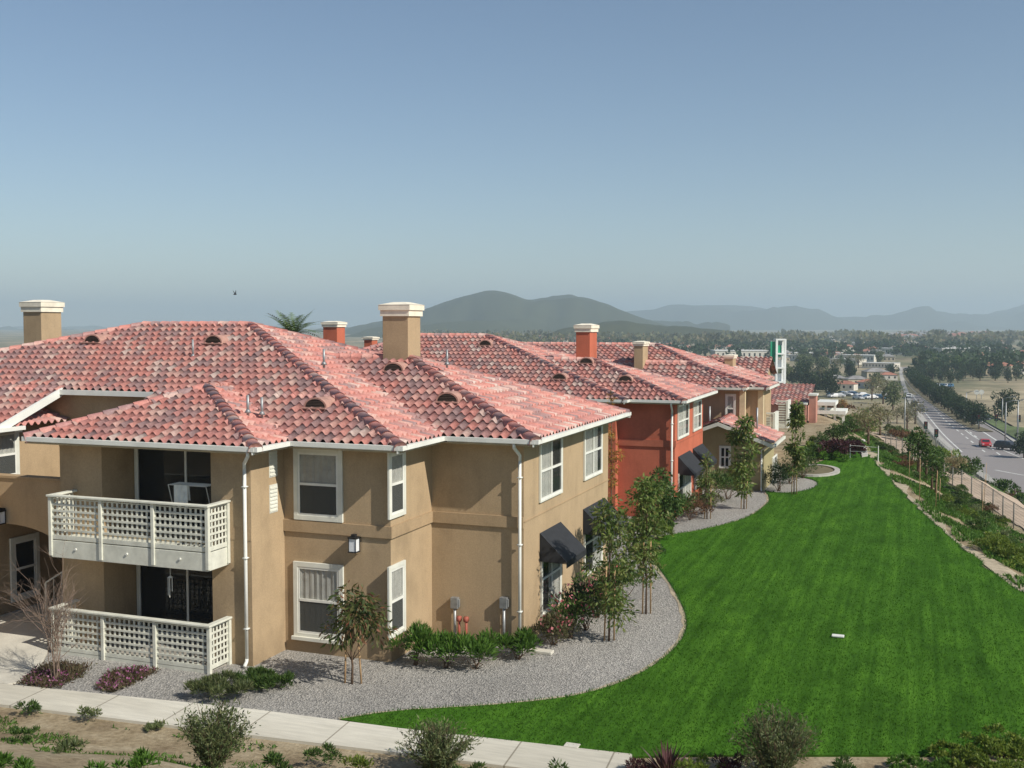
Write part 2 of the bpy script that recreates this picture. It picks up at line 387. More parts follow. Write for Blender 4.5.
def window(parent, P, r, n, W, H, style='sash', trim=.12, curtain=True, sill=False, door=False):
    r = Vector(r); n = Vector(n); P = Vector(P)
    mb = MB(); t = trim
    lbox(mb, P, r, n, 0, t, 0, H, .002, .06); lbox(mb, P, r, n, W-t, W, 0, H, .002, .06)
    lbox(mb, P, r, n, t, W-t, H-t, H, .002, .06); lbox(mb, P, r, n, t, W-t, 0, t, .002, .06)
    if sill: lbox(mb, P, r, n, -.04, W+.04, -.06, .03, .002, .11)
    w = mb.build('window' if not door else 'sliding_door', M['trim'], parent, bevel=.006)
    f = MB(); s = .05; x0, x1, z0, z1 = t, W-t, t, H-t; o0, o1 = .004, .048
    lbox(f, P, r, n, x0, x0+s, z0, z1, o0, o1); lbox(f, P, r, n, x1-s, x1, z0, z1, o0, o1)
    lbox(f, P, r, n, x0+s, x1-s, z0, z0+s, o0, o1); lbox(f, P, r, n, x0+s, x1-s, z1-s, z1, o0, o1)
    zm = (z0+z1)/2; xm = (x0+x1)/2
    if style in ('sash', 'grid'): lbox(f, P, r, n, x0+s, x1-s, zm-s*.6, zm+s*.6, o0, o1+.008)
    if style == 'grid':
        lbox(f, P, r, n, xm-s*.7, xm+s*.7, z0+s, zm-s*.6, o0, o1+.004); lbox(f, P, r, n, xm-s*.7, xm+s*.7, zm+s*.6, z1-s, o0, o1+.004)
    if style == 'side': lbox(f, P, r, n, xm-s*.6, xm+s*.6, z0+s, z1-s, o0, o1)
    f.build('sash', M['white'], w)
    g = MB(); lbox(g, P, r, n, x0+s*.5, x1-s*.5, z0+s*.5, z1-s*.5, .030, .036); g.build('pane', M['glass'], w)
    if curtain:
        cw = (x1-x0-.04)*(random.choice((.5, .62, .8)) if style == 'grid' else 1); cx = x0+.02 if random.random() < .5 or style != 'grid' else x1-.02-cw
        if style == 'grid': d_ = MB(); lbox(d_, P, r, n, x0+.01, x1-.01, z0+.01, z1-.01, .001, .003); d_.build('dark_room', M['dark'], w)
        c = MB(); k = max(8, int(cw/.045)); vs = []
        for i in range(k+1):
            a = cx+cw*i/k; o = .012+.010*math.sin(i*1.9)+random.uniform(-.003, .003)
            vs += [P+r*a+UP*(z0+.02)+n*o, P+r*a+UP*(z1-.02)+n*o]
        c.faces(vs, [(2*i, 2*i+2, 2*i+3, 2*i+1) for i in range(k)]); c.build('curtain', M['curtain'], w)
        if style == 'sash':
            sc = MB(); lbox(sc, P, r, n, x0+s, x1-s, z0+s, zm-s*.6, .038, .041); sc.build('insect_screen', M['screen'], w)
    else:
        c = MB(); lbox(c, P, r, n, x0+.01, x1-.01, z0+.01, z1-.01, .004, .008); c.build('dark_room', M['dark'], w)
    return w
def win_front(parent, px0, px1, py0, py1, Y, **k):     # pane facing -Y
    a = aty(px0, py1, Y); b = aty(px1, py0, Y)
    return window(parent, (a[0], Y, a[2]), (1,0,0), (0,-1,0), b[0]-a[0], b[2]-a[2], **k)
def win_side(parent, px0, px1, py0, py1, X, **k):      # pane facing +X; py at the near (left) edge
    a = atx(px0, py1, X); b = atx(px1, (py0+py1)/2, X); c = atx(px0, py0, X)
    return window(parent, a, (0,1,0), (1,0,0), b[1]-a[1], c[2]-a[2], **k)
def awning(parent, X, y0, y1, zt, out, drop, m=None):
    mb = MB(); th = .03
    a = [(X+.01, y0, zt), (X+.01, y1, zt), (X+out, y1, zt-drop), (X+out, y0, zt-drop)]
    b = [(x-th*.2, y, z-th) for x, y, z in a]
    mb.faces(a+b, [(3,2,1,0),(4,5,6,7)]+[(i, (i+1) % 4, (i+1) % 4+4, i+4) for i in range(4)])
    for y in (y0+.006, y1-.006):
        mb.faces([(X+.012, y-.006, zt-.03), (X+out-.01, y-.006, zt-drop-.03), (X+.012, y-.006, zt-drop-.03), (X+.012, y+.006, zt-.03), (X+out-.01, y+.006, zt-drop-.03), (X+.012, y+.006, zt-drop-.03)],
                 [(0,1,2),(5,4,3),(0,3,4,1),(1,4,5,2),(2,5,3,0)])
    lb = MB(); n = 14   # scalloped valance
    mb.box((X+out-.012, y0, zt-drop-.16), (X+out+.003, y1, zt-drop-.02))
    aw = mb.build('awning', m or M['awning'], parent)
    r = MB(); r.tube([(X+.02, y0+.02, zt-drop-.03), (X+out-.02, y0+.02, zt-drop-.05), (X+out-.02, y1-.02, zt-drop-.05), (X+.02, y1-.02, zt-drop-.03)], .012, 6)
    r.build('awning_frame', M['black'], aw)
    return aw
def downspout(parent, x, y, ztop, ex, ey, zb=.05, m=None):
    mb = MB()
    mb.tube([(ex, ey, ztop), (ex, ey, ztop-.10), (x, y, ztop-.34), (x, y, ztop-.5)], .042, 8)
    mb.tube([(x, y, ztop-.48), (x, y, zb+.15)], .042, 8)
    mb.tube([(x, y, zb+.16), (x, y-.02, zb+.08), (x+.04, y-.16, zb+.02)], .042, 8)
    for z in (ztop-.9, (ztop)/2, .9): mb.box((x-.06, y-.052, z), (x+.06, y+.06, z+.03))
    return mb.build('downspout', m or M['white'], parent, smooth=True)
def roof_vent(parent, x, y, z, s=.36, w=.66, h=.25):
    """half round louvred dormer vent standing on a slope that faces -Y"""
    mb = MB(); n = 12; out = []; inn = []
    for i in range(n+1):
        a = math.pi*i/n; out.append((x-w/2*math.cos(a), y, z+h*math.sin(a))); inn.append((x-w/2*.86*math.cos(a), y, z+h*.84*math.sin(a)))
    back = [(px, y+h*1.25/max(s, .1)*(.25+.75*(pz-z)/h), pz+.0) for px, _, pz in out]
    for i in range(n):
        mb.poly([out[i], out[i+1], inn[i+1], inn[i]]); mb.poly([out[i+1], out[i], back[i], back[i+1]])
    mb.box((x-w/2-.03, y-.12, z-.03), (x+w/2+.03, y+.0, z+.0))
    v = mb.build('roof_vent', M['tile_plain'], parent)
    l = MB()
    for k in range(5):
        zz = z+h*(.08+.17*k); ww = w/2*.84*math.sqrt(max(0, 1-((zz-z)/(h*.9))**2))
        l.faces([(x-ww, y+.0, zz), (x+ww, y+.0, zz), (x+ww, y+.05, zz+.035), (x-ww, y+.05, zz+.035)], [(0,1,2,3)])
    l.build('louvre', M['louvre'], v)
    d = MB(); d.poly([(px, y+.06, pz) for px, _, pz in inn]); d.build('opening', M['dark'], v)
    return v
def vent_pipe(parent, x, y, z, h=.45, r=.035):
    mb = MB(); mb.tube([(x, y, z-.1), (x, y, z+h)], r, 8); mb.tube([(x, y, z-.02), (x, y, z+.07)], [r*2.6, r*1.1], 10)
    return mb.build('vent_pipe', M['galv'], parent, smooth=True)
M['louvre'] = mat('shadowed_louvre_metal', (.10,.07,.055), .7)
M['tile_plain'] = mat('weathered_vent_clay', (.42,.24,.19), .8, .15, 5.)
def walls(name, poly, z0, z1, m, parent, off=0):
    mb = MB(); mb.prism(poly, z0, z1); return mb.build(name, m, parent)
def band(parent, pts, z0, z1, m, out=.05, name='wall_band'):
    """belt course along a chain of wall corners: (x, y) list with the outside to the right of travel"""
    mb = MB()
    for (a, b) in zip(pts[:-1], pts[1:]):
        A = Vector(a); B = Vector(b); d = (B-A).normalized(); n = Vector((d.y, -d.x))
        q = [A-n*.02-d*0, B-n*.02, B+n*out+d*0, A+n*out]
        mb.prism([tuple(t) for t in (A+n*.001, A+n*out-d*0, B+n*out, B+n*.001)], z0, z1)
    return mb.build(name, m, parent)
def lattice(P, r, L, z0, z1, sp=.142, w=.05, th=.018, n=(0,-1,0)):
    """square lattice panel from P along r"""
    r = Vector(r); n = Vector(n); mb = MB(); P = Vector(P)
    k = max(1, round(L/sp)); 
    for i in range(k+1):
        a = L*i/k; lbox(mb, P, r, n, max(0, a-w/2), min(L, a+w/2), z0, z1, -th, 0)
    k = max(1, round((z1-z0)/sp))
    for i in range(k+1):
        b = z0+(z1-z0)*i/k; lbox(mb, P, r, n, 0, L, max(z0, b-w/2), min(z1, b+w/2), .0015, th)
    return mb
# ------------------------------------------------------------------ near building
ZE = 5.22; S1 = .395
XL, XB0, XB1, XM, XW = -33.0, -20.0, -14.4, -11.5, -9.0
YB, YM, YW, YN, YE = 21.2, 22.6, 24.9, 25.1, 32.7
A = world_parts(thing('apartment_building', (-16, 26, 0), 'nearest tan apartment block with red tile hip roofs and a white lattice balcony', 'building', 'apartment blocks in a row along the lawn'))
RX0, RX1, RD = -18.7, -15.5, 22.4
WL = -23.4
foot = [(XL, 18.6), (WL, 18.6), (WL, YN), (XB0, YN), (XB0, YB), (RX0, YB), (RX0, RD), (RX1, RD), (RX1, YB), (XB1, YB), (XB1, YM), (XM, YM), (XM, YW), (XW, YW), (XW, YE), (-14, YE), (-14, 35.4), (XL, 35.4)]
walls('wall', foot, -.1, ZE-.125, M['tan'], A)
mb = MB(); mb.prism([(WL-.9, YN-.45), (XB0+.0, YN-.45+.002), (XB0+.0, YN+2.5), (WL-.9, YN+2.5)], ZE-.2, 6.05)
mb.prism([(WL-.35, YM+.4), (WL+.001, YM+.4), (WL+.001, YN), (WL-.35, YN)], ZE-.2, 5.4)
mb.build('upper_wall', M['tan'], A)
# belt course
BZ0, BZ1 = 2.98, 3.26
band(A, [(RX1, YB), (XB1+.0, YB)], BZ0, BZ1, M['tan_band'], .012)
band(A, [(XB1, YM), (XM+.05, YM)], BZ0, BZ1, M['tan_band'])
band(A, [(XM, YM), (XM, YW)], BZ0+.001, BZ1-.001, M['tan_band'], .052)
band(A, [(XM+.052, YW), (XW+.0, YW)], BZ0, BZ1, M['tan_band'])
band(A, [(XW, YW), (XW, YE)], BZ0+.14, BZ0+.165, M['tan_band'], .02)
# roofs
mx0, mx1, my0, my1 = -36.3, XM+.55, YM-.55, YM-.55+14.1
mr = (my1-my0)/2; myc = (my0+my1)/2; ax, bx = -23.8, -19.7
NX0, NX1, NY = -22.9, -19.6, 24.35
lo = (NY-my0)*(ax-mx0)/mr; ro_ = (NY-my0)*(mx1-bx)/mr
front = [[(mx0, my0), (NX0, my0), (NX0, NY), (mx0+lo, NY)], [(NX1, my0), (mx1, my0), (mx1-ro_, NY), (NX1, NY)], [(mx0+lo, NY), (mx1-ro_, NY), (bx, myc), (ax, myc)]]
main_roof = hip_roof(A, mx0, mx1, my0, my1, ZE, S1, 'FRLB', front=front, hips=('FL', 'FR', 'BR', 'BL'), rx=(ax, bx))
bx0, bx1, by0 = XB0-.6, XB1+.5, YB-.52
balc_roof = hip_roof(A, bx0, bx1, by0, by0+10.5, ZE, .34, 'FRL', hips=('FL', 'FR'), rx=(-17.65,))
wx1, wy0, wy1 = XW+.5, YW-.52, YE+.5
wing_roof = hip_roof(A, -22.0, wx1, wy0, wy1, ZE, .41, 'FRB', hips=('FR', 'BR'), rx=(-17., -14.0))
left_roof = hip_roof(A, -31.0, -22.85, 18.0, 30.0, ZE, .3, 'FRL', hips=('FL', 'FR'))
eaves(A, [((bx0, by0), (bx1, by0), (0,-1)), ((bx1, by0-.09), (bx1, my0), (1,0)), ((bx0, by0), (bx0, YN-1), (-1,0)),
          ((bx1+.1, my0), (mx1, my0), (0,-1)), ((mx1, my0-.09), (mx1, wy0), (1,0)), ((mx1+.1, wy0), (wx1, wy0), (0,-1)), ((wx1, wy0-.09), (wx1, wy1), (1,0)),
          ((-22.85, 17.9), (-22.85, 22.9), (1,0)), ((-31, 18), (-22.85, 18), (0,-1)), ((wx1+.09, wy1), (mx1, wy1), (0, 1))], ZE,
      [(bx0, by0, bx1, YB+2.2), (bx1-1, my0, mx1, YM+.3), (mx1-1, YM+.3, mx1+.0, wy0), (mx1-1, wy0, wx1, YW+.4), (wx1-1, YW+.4, wx1, wy1), (-31, 18, -22.85, YM), (bx1-1, YB+2.2, bx1-.001, my0)])
# notch: raking barge board and upper gutter
zn = ZE+S1*(NY-my0)
mb = MB()
mb.faces([(NX0+d, my0-.02, ZE+a) for d in (-.02, .06) for a in (-.14, .08)]+[(NX0+d, NY+.05, zn+a) for d in (-.02, .06) for a in (-.14, .08)],
         [(0,1,3,2),(4,6,7,5),(0,4,5,1),(2,3,7,6),(0,2,6,4),(1,5,7,3)])
mb.box((NX0+.06, NY-.09, zn-.11), (NX1+.6, NY+.03, zn+.03))
mb.build('rake_board', M['white'], A)
# balcony block: upper balcony floor, recess doors
mb = MB(); mb.box((RX0+.003, YB-.0, 2.45), (RX1-.003, RD, 2.84)); mb.build('balcony_slab', M['soffit'], A)
BF = YB-.82; bxl, bxr = -19.55, -15.02
mb = MB()
mb.box((bxl, BF, 2.38), (bxr, YB-.002, 2.80))
bal = mb.build('balcony', M['lattice'], A, bevel=.01)
def railing(par, z0, z1, bays, ztop, side_left=True, zpost=None):
    P0 = Vector((bxl, BF, 0)); L = bxr-bxl
    xs = [bxl+L*i/bays for i in range(bays+1)]
    for a, b in zip(xs[:-1], xs[1:]):
        lattice((a+.045, BF+.02, 0), (1,0,0), b-a-.09, z0+.05, z1-.03).build('lattice_panel', M['lattice'], par)
        m = MB(); m.box((a+.04, BF, z0-.03), (b-.04, BF+.045, z0+.05)); m.build('bottom_rail', M['lattice'], par)
    lattice((bxr-.02, BF+.07, 0), (0,1,0), YB-BF-.16, z0+.05, z1-.03, n=(1,0,0)).build('lattice_panel', M['lattice'], par)
    m = MB(); m.box((bxr-.045, BF+.04, z0-.03), (bxr, YB-.09, z0+.05)); m.build('bottom_rail', M['lattice'], par)
    if side_left:
        lattice((bxl+.02, BF+.07, 0), (0,1,0), YB-BF-.16, z0+.05, z1-.03, n=(-1,0,0)).build('lattice_panel', M['lattice'], par)
    zp = zpost if zpost is not None else z0-.08
    for x in xs:
        m = MB(); m.box((x-.045, BF-.035, zp), (x+.045, BF+.055, z1)); m.build('post', M['lattice'], par, bevel=.008)
    m = MB(); m.box((bxr-.05, YB-.09, zp), (bxr+.04, YB-.002, z1)); m.build('post', M['lattice'], par, bevel=.008)
    m = MB(); m.box((bxl-.07, BF-.07, z1), (bxr+.07, BF+.09, z1+.05)); m.box((bxr-.09, BF+.09, z1+.001), (bxr+.07, YB-.003, z1+.049))
    m.box((bxl-.07, BF+.09, z1+.001), (bxl+.09, YB-.003, z1+.049))
    m.build('handrail', M['lattice'], par, bevel=.01)
railing(bal, 2.86, 3.86, 3, 3.9, zpost=2.42)
mb = MB()
for i in range(3):
    mb = MB(); x = bxl+(bxr-bxl)*(i+.5)/3; mb.tube([(x, BF-.03, 2.62), (x, BF+.01, 2.62)], .028, 10); mb.build('drain_outlet', M['white'], bal)
pf = world_parts(thing('patio_fence', ((bxl+bxr)/2, BF, 0), 'low white lattice fence round the ground floor patio under the balcony', 'fence'))
m = MB(); m.box((bxl, BF, 0.0), (bxr, BF+.06, .10)); fb = m.build('kick_board', M['lattice'], pf)
railing(pf, .12, 1.10, 3, 1.15, zpost=0)
for z0 in (2.86, .06):
    window(A, (RX0+.03, RD, z0), (1,0,0), (0,-1,0), 3.14, 2.1, style='side', trim=.06, curtain=False, door=True)
# windows
win_front(A, 295, 343, 449, 519, YM); win_front(A, 295, 344, 565, 636, YM, sill=True)
win_side(A, 387.5, 404, 451, 520, XM, trim=.1); win_side(A, 387.5, 404, 567, 640, XM, trim=.1)
win_side(A, 538.5, 561, 441, 503, XW, style='grid', trim=.06); win_side(A, 583, 601, 427, 481, XW, style='grid', trim=.06)
win_side(A, 540, 560, 543, 617, XW, style='grid', trim=.06); win_side(A, 583, 601, 512, 578, XW, style='grid', trim=.06)
for yy0, yy1, zz in ((atx(541, 540, XW)[1]-.12, atx(559, 540, XW)[1]+.12, 0), (atx(584, 520, XW)[1]-.12, atx(603, 520, XW)[1]+.12, 0)):
    awning(A, XW, yy0, yy1, 2.64, .74, .70)
window(A, (WL, 22.2, 3.75), (0,1,0), (1,0,0), 1.05, 1.38, trim=.1)
# louvred gable vents on the side of the balcony block
for zc in (4.72, 3.86):
    mb = MB()
    for k in range(7): mb.box((XB1, YB+.78, zc-.33+k*.09), (XB1+.03, YB+1.08, zc-.29+k*.09))
    mb.box((XB1, YB+.76, zc-.36), (XB1+.012, YB+1.10, zc+.32)); mb.build('wall_vent', M['trim'], A)
# downspouts
downspout(A, XB1-.12, YB-.07, ZE-.08, XB1+.30, by0-.02)
downspout(A, XW-.06, YW-.12, ZE-.08, XW-.06, wy0-.02)
# chimneys, vents, pipes
chimney(A, -14.78, 28.6, .84, .84, 6.2, 8.26, 8.68, M['tan'])
chimney(A, -30.9, 31.1, .85, 1.0, 5.6, 8.48, 8.93, M['tan'])
def on_main(px, py):     # point of the main front slope seen at a pixel
    d = ray(px, py); # z = ZE+S1*(y-my0)
    t = (CAMZ-ZE+S1*my0)/(S1*d[1]-d[2]); return (t*d[0], t*d[1], CAMZ+t*d[2])
def on_front(px, py, y0, ze=ZE, s=S1):
    d = ray(px, py); t = (CAMZ-ze+s*y0)/(s*d[1]-d[2]); return (t*d[0], t*d[1], CAMZ+t*d[2])
for q in ((92, 345), (213, 346), (315, 411)):
    p = on_main(*q); roof_vent(A, p[0], p[1], p[2]+.09)
for q in ((393, 374), (447, 405)):
    p = on_front(*q, wy0); roof_vent(A, p[0], p[1], p[2]+.09)
def on_side(px, py, x1, ze=ZE, s=S1):
    d = ray(px, py); t = (CAMZ-ze-s*x1)/(-s*d[0]-d[2]); return (t*d[0], t*d[1], CAMZ+t*d[2])
for q, x1 in (((248, 414), bx1), ((262, 416), bx1), ((324, 366), mx1), ((447, 366), wx1)):
    p = on_side(*q, x1); vent_pipe(A, p[0], p[1], p[2]+.05, .42)
p = on_main(193, 358); vent_pipe(A, p[0], p[1], p[2]+.05, .5, .03)
# wall lantern beside the upper window
def lantern(parent, P, n):
    P = Vector(P); n = Vector(n); r = Vector((0,0,1)).cross(n)
    mb = MB(); lbox(mb, P, r, n, -.06, .06, -.1, .22, .002, .03); lbox(mb, P, r, n, -.11, .11, .14, .18, .03, .26); lbox(mb, P, r, n, -.05, .05, .18, .24, .09, .2)
    for a in (-.1, .09): 
        for c in (.04, .235): lbox(mb, P, r, n, a, a+.012, -.17, .14, c, c+.012)
    lbox(mb, P, r, n, -.11, .11, -.19, -.17, .03, .26)
    l = mb.build('wall_lantern', M['black'], parent)
    g = MB(); lbox(g, P, r, n, -.085, .085, -.165, .135, .055, .232); g.build('lantern_glass', M['milk'], l)
M['milk'] = mat('milky_lantern_glass', (.75,.78,.8), .2, .03, 3., spec=.6)
p = aty(357, 543, YM); lantern(A, p, (0,-1,0))
# electric risers and gas pipes low on the wing wall
for q in (456, 505):
    p = aty(q, 602, YW); mb = MB(); mb.box((p[0]-.1, YW-.14, p[2]-.14), (p[0]+.1, YW-.002, p[2]+.14)); mb.box((p[0]+.1, YW-.11, p[2]-.1), (p[0]+.13, YW-.03, p[2]+.1))
    b = mb.build('meter_box', M['galv'], A, bevel=.01); k = MB(); k.tube([(p[0], YW-.08, p[2]-.14), (p[0], YW-.08, 0)], .04, 8); k.build('conduit', M['galv'], b, smooth=True)
M['redpipe'] = mat('red_primer_pipe', (.32,.09,.06), .6)
for q in (463, 470):
    p = aty(q, 630, YW); mb = MB(); mb.tube([(p[0], YW-.25, 0), (p[0], YW-.25, .62)], .035, 8); mb.tube([(p[0]-.05, YW-.25, .62), (p[0]+.05, YW-.25, .62)], .075, 10)
    mb.build('gas_pipe', M['redpipe'], A, smooth=True)
# breezeway wall with an arched opening left of the balcony
AY = 22.0; mb = MB(); ax0, ax1, azt = -26.5, XB0-.002, 3.95
ox0, ox1, osp, oh = -24.6, -20.55, 1.9, 2.72
n = 20; arc = []
for i in range(n+1):
    a = math.pi*i/n; xc = (ox0+ox1)/2; arc.append((xc-(ox1-ox0)/2*math.cos(a), osp+(oh-osp)*math.sin(a)))
for y, fl in ((AY, 0), (AY+.25, 1)):
    def fp(pts): mb.poly([(x, y, z) for x, z in (pts if not fl else reversed(pts))])
    fp([(ax0, 0), (ox0, 0), (ox0, osp), (ox0, azt), (ax0, azt)]); fp([(ox1, 0), (ax1, 0), (ax1, azt), (ox1, azt), (ox1, osp)])
    for i in range(n): fp([arc[i], arc[i+1], (arc[i+1][0], azt), (arc[i][0], azt)])
for i in range(n): mb.poly([(arc[i][0], AY+.25, arc[i][1]), (arc[i+1][0], AY+.25, arc[i+1][1]), (arc[i+1][0], AY, arc[i+1][1]), (arc[i][0], AY, arc[i][1])])
for x in (ox0, ox1): mb.poly([(x, AY, 0), (x, AY+.25, 0), (x, AY+.25, osp), (x, AY, osp)])
mb.poly([(ax0, AY, azt), (ax1, AY, azt), (ax1, AY+.25, azt), (ax0, AY+.25, azt)])
mb.build('arch_wall', M['tan'], A)
mb = MB(); mb.box((ax0, AY-.04, azt), (ax1, AY+.29, azt+.06)); mb.build('arch_coping', M['tan_band'], A)
mb = MB(); mb.box((ax0, AY+.25, 2.78), (ax1, YN-.003, 2.95)); mb.build('breezeway_ceiling', M['soffit'], A)
window(A, (WL, 22.85, .3), (0,1,0), (1,0,0), 1.05, 1.8, trim=.14, curtain=False)
p = aty(4, 516, AY); lantern(A, (p[0], AY, p[2]), (0,-1,0))
# stair rail inside the breezeway
mb = MB(); mb.tube([(-21.9, AY+.6, 1.05), (-20.35, AY+1.6, 2.2)], .025, 8); mb.tube([(-21.9, AY+.6, 0), (-21.9, AY+.6, 1.05)], .03, 8)
for i in range(9):
    k = i/9; x = -21.9+1.55*k; y = AY+.6+k; mb.tube([(x, y, .1+1.1*k), (x, y, 1.05+1.15*k)], .01, 5)
mb.build('stair_rail', M['trim'], A)
mb = MB()
for i in range(9): mb.box((-21.85+.17*i, AY+.62+.11*i, 0), (-20.02, AY+2.2, .13*(i+1)))
mb.build('stair', M['concrete'], A)
# things on the balcony
dr = world_parts(thing('clothes_rack', (-16.4, 21.9, 2.84), 'white wire clothes drying rack with a pale cloth on the upper balcony', 'drying rack'))
mb = MB(); X0, X1, Y0, Y1 = -17.0, -15.9, 21.55, 21.95
for x in (X0, X1):
    mb.tube([(x, Y0, 2.84), (x, Y1, 4.12)], .012, 6); mb.tube([(x, Y1, 2.84), (x, Y0, 4.12)], .012, 6)
for k in range(6): y = Y0+(Y1-Y0)*k/5; mb.tube([(X0, y, 4.12), (X1, y, 4.12)], .01, 6)
mb.build('rack_frame', M['white'], dr)
cl = MB(); k = 12; vs = []
for i in range(k+1):
    x = X0+.18+.4*i/k; o = .02*math.sin(i*1.3); vs += [(x, Y0-.02+o, 3.62+.04*math.sin(i)), (x, Y0-.02+o*.3, 4.13), (x, Y0+.05-o, 4.13), (x, Y0+.09-o, 3.75)]
cl.faces(vs, [(4*i+j, 4*i+4+j, 4*i+5+j, 4*i+1+j) for i in range(k) for j in range(3)])
tag(cl.build('laundry_cloth', M['curtain']), 'pale cloth hanging over the wire drying rack on the upper balcony', 'laundry')
ch = world_parts(thing('wind_chime', (-16.3, BF+.35, 1.7), 'white wind chime hanging under the balcony in front of the dark patio door', 'wind chime'))
mb = MB(); x, y = -16.3, BF+.3; mb.tube([(x, y, 2.38), (x, y, 2.12)], .006, 5); mb.tube([(x, y, 2.12), (x, y, 2.08)], [.02, .07], 8); mb.build('chime_top', M['white'], ch)
mb = MB()
for k in range(5): a = k*1.256; mb.tube([(x+.05*math.cos(a), y+.05*math.sin(a), 2.08), (x+.05*math.cos(a), y+.05*math.sin(a), 1.78-.04*k)], .009, 5)
mb.build('chime_tube', M['white'], ch)
# ------------------------------------------------------------------ red block
B2 = world_parts(thing('apartment_building', (-14, 44, 0), 'brick red stucco apartment block with black awnings, second in the row', 'building', 'apartment blocks in a row along the lawn'))
RX, RY, RE = -9.2, 43.7, 49.9; ZR = 4.92
walls('wall', [(-30, 43.3), (-11.6, 43.3), (-11.6, RY), (RX, RY), (RX, RE), (-12, RE), (-12, 54.6), (-30, 54.6)], -.1, ZR-.125, M['red'], B2)
band(B2, [(-11.6, RY), (RX+.05, RY)], BZ0, BZ1, M['red_band']); band(B2, [(RX, RY), (RX, RE)], BZ0+.1, BZ0+.14, M['red_band'], .02)
hip_roof(B2, -30.5, -11.05, 42.8, 55.0, ZR, .42, 'FRBL', sub=7, hips=('FR', 'BR', 'FL'), rx=(-23.5, -19.6))
hip_roof(B2, -20, RX+.5, RY-.52, RE+.5, ZR, .42, 'FRB', sub=7, hips=('FR', 'BR'), rx=(-16.5, -13.6))
eaves(B2, [((-30, 42.8), (-11.05, 42.8), (0,-1)), ((-11.05, 42.7), (-11.05, RY-.5), (1,0)), ((-10.95, RY-.52), (RX+.5, RY-.52), (0,-1)), ((RX+.5, RY-.6), (RX+.5, RE+.5), (1,0))], ZR,
      [(-30, 42.8, -11.05, RY-.53), (-12, RY-.52, RX+.5, RY+.3), (RX-.5, RY+.3, RX+.5, RE+.5)])
for q in (((677, 688), (405, 440)), ((692.5, 700.5), (401, 432))):
    (a, b), (c, d) = q; win_side(B2, a, b, c, d, RX, style='grid', trim=.06)
for q in (((677.5, 690), (474, 506)), ((694, 702), (464, 490))):
    (a, b), (c, d) = q; win_side(B2, a, b, c, d, RX, style='grid', trim=.06)
for a, b in ((678.5, 689), (693, 701.5)):
    y0 = atx(a, 460, RX)[1]-.1; y1 = atx(b, 460, RX)[1]+.15; awning(B2, RX, y0, y1, 2.52, .68, .72)
downspout(B2, RX-.1, RY-.12, ZR-.08, RX-.05, RY-.55)
def chim(par, x0, x1, xs, ytop, ycap, Yf, z0, m):
    a = aty(x0, ytop, Yf); b = aty(x1, ytop, Yf); w = b[0]-a[0]; s = atx(xs, ytop, b[0])
    return chimney(par, a[0], Yf, w, min(1.3, max(.5, s[1]-Yf)), z0, a[2], aty(x0, ycap, Yf)[2], m)
chim(B2, 576, 590, 597, 332, 323.5, 47.0, 5.8, M['red'])
chim(B2, 323, 337, 345, 327, 321, 49.0, 5, M['red'])
chim(B2, 364, 372, 377.5, 340, 336.5, 54.6, 4, M['red'])
for q, y0 in (((485, 347), 42.8), ((559, 381), 42.8), ((586, 365), RY-.52), ((625, 383), RY-.52)):
    p = on_front(*q, y0, ZR, .42); roof_vent(B2, p[0], p[1], p[2]+.09)
# sunlit return with climbing plant gap is left open between the blocks
# ------------------------------------------------------------------ tan block with the single storey gable
B3 = world_parts(thing('apartment_building', (-14, 60, 0), 'tan apartment block third in the row with a low gabled wing', 'building', 'apartment blocks in a row along the lawn'))
Z3 = 4.78
walls('wall', [(-30, 56.0), (-8.2, 56.0), (-8.2, 56.7), (-7.4, 56.7), (-7.4, 60), (-8.3, 60), (-9, 60), (-9, 66), (-30, 66)], -.1, Z3-.125, M['tan'], B3)
for x, y in ((-8.43, 55.88), (-7.6, 56.58)):
    mb = MB(); mb.box((x, y, 0), (x+.28, y+.3, Z3-.13)); mb.build('corner_pier', M['cream'], B3)
hip_roof(B3, -32, -8.1, 55.4, 67, Z3, .36, 'FRB', tw=.3, sub=5, hips=('FR', 'BR'), rx=(-26, -14.0))
hip_roof(B3, -20, -7.05, 56.2, 60.4, Z3, .56, 'FRB', tw=.3, sub=5, hips=('FR', 'BR'), rx=(-17, -11.6))
eaves(B3, [((-20, 55.4), (-8.1, 55.4), (0,-1)), ((-8.1, 55.3), (-8.1, 56.2), (1,0)), ((-8.0, 56.2), (-7.05, 56.2), (0,-1)), ((-7.05, 56.1), (-7.05, 60.4), (1,0))], Z3, [(-20, 55.4, -8.1, 56.2), (-12, 56.2, -7.05, 60.4)], gut=M['trim'])
# far gabled end
V = tiles((-16, 65.4, Z3), (1,0), (0,1), .42, [[(-16, 65.4), (-8.3, 65.4), (-8.3, 68.2), (-16, 68.2)]], .3, .34, 5)
V2 = tiles((-8.3, 71.0, Z3), (-1,0), (0,-1), .42, [[(-16, 71.0), (-8.3, 71.0), (-8.3, 68.2), (-16, 68.2)]], .3, .34, 5)
a, b, c = join([V, V2]); o = np_mesh('roof', a, b, M['tile'], B3, uv=c); fix(o, B3)
mb = MB(); mb.faces([(-8.65, 65.9, 0), (-8.65, 70.6, 0), (-8.65, 70.6, Z3+.1), (-8.65, 68.2, Z3+1.0), (-8.65, 65.9, Z3+.1), (-9, 65.9, 0), (-9, 70.6, 0), (-9, 70.6, Z3+.1), (-9, 68.2, Z3+1.0), (-9, 65.9, Z3+.1)],
   [(0,1,2,3,4), (9,8,7,6,5), (0,4,9,5), (0,5,6,1), (1,6,7,2)]); mb.build('gable_wall', M['tan'], B3)
win_front(B3, 725, 736, 394, 423, 56.0, style='sash', trim=.08)
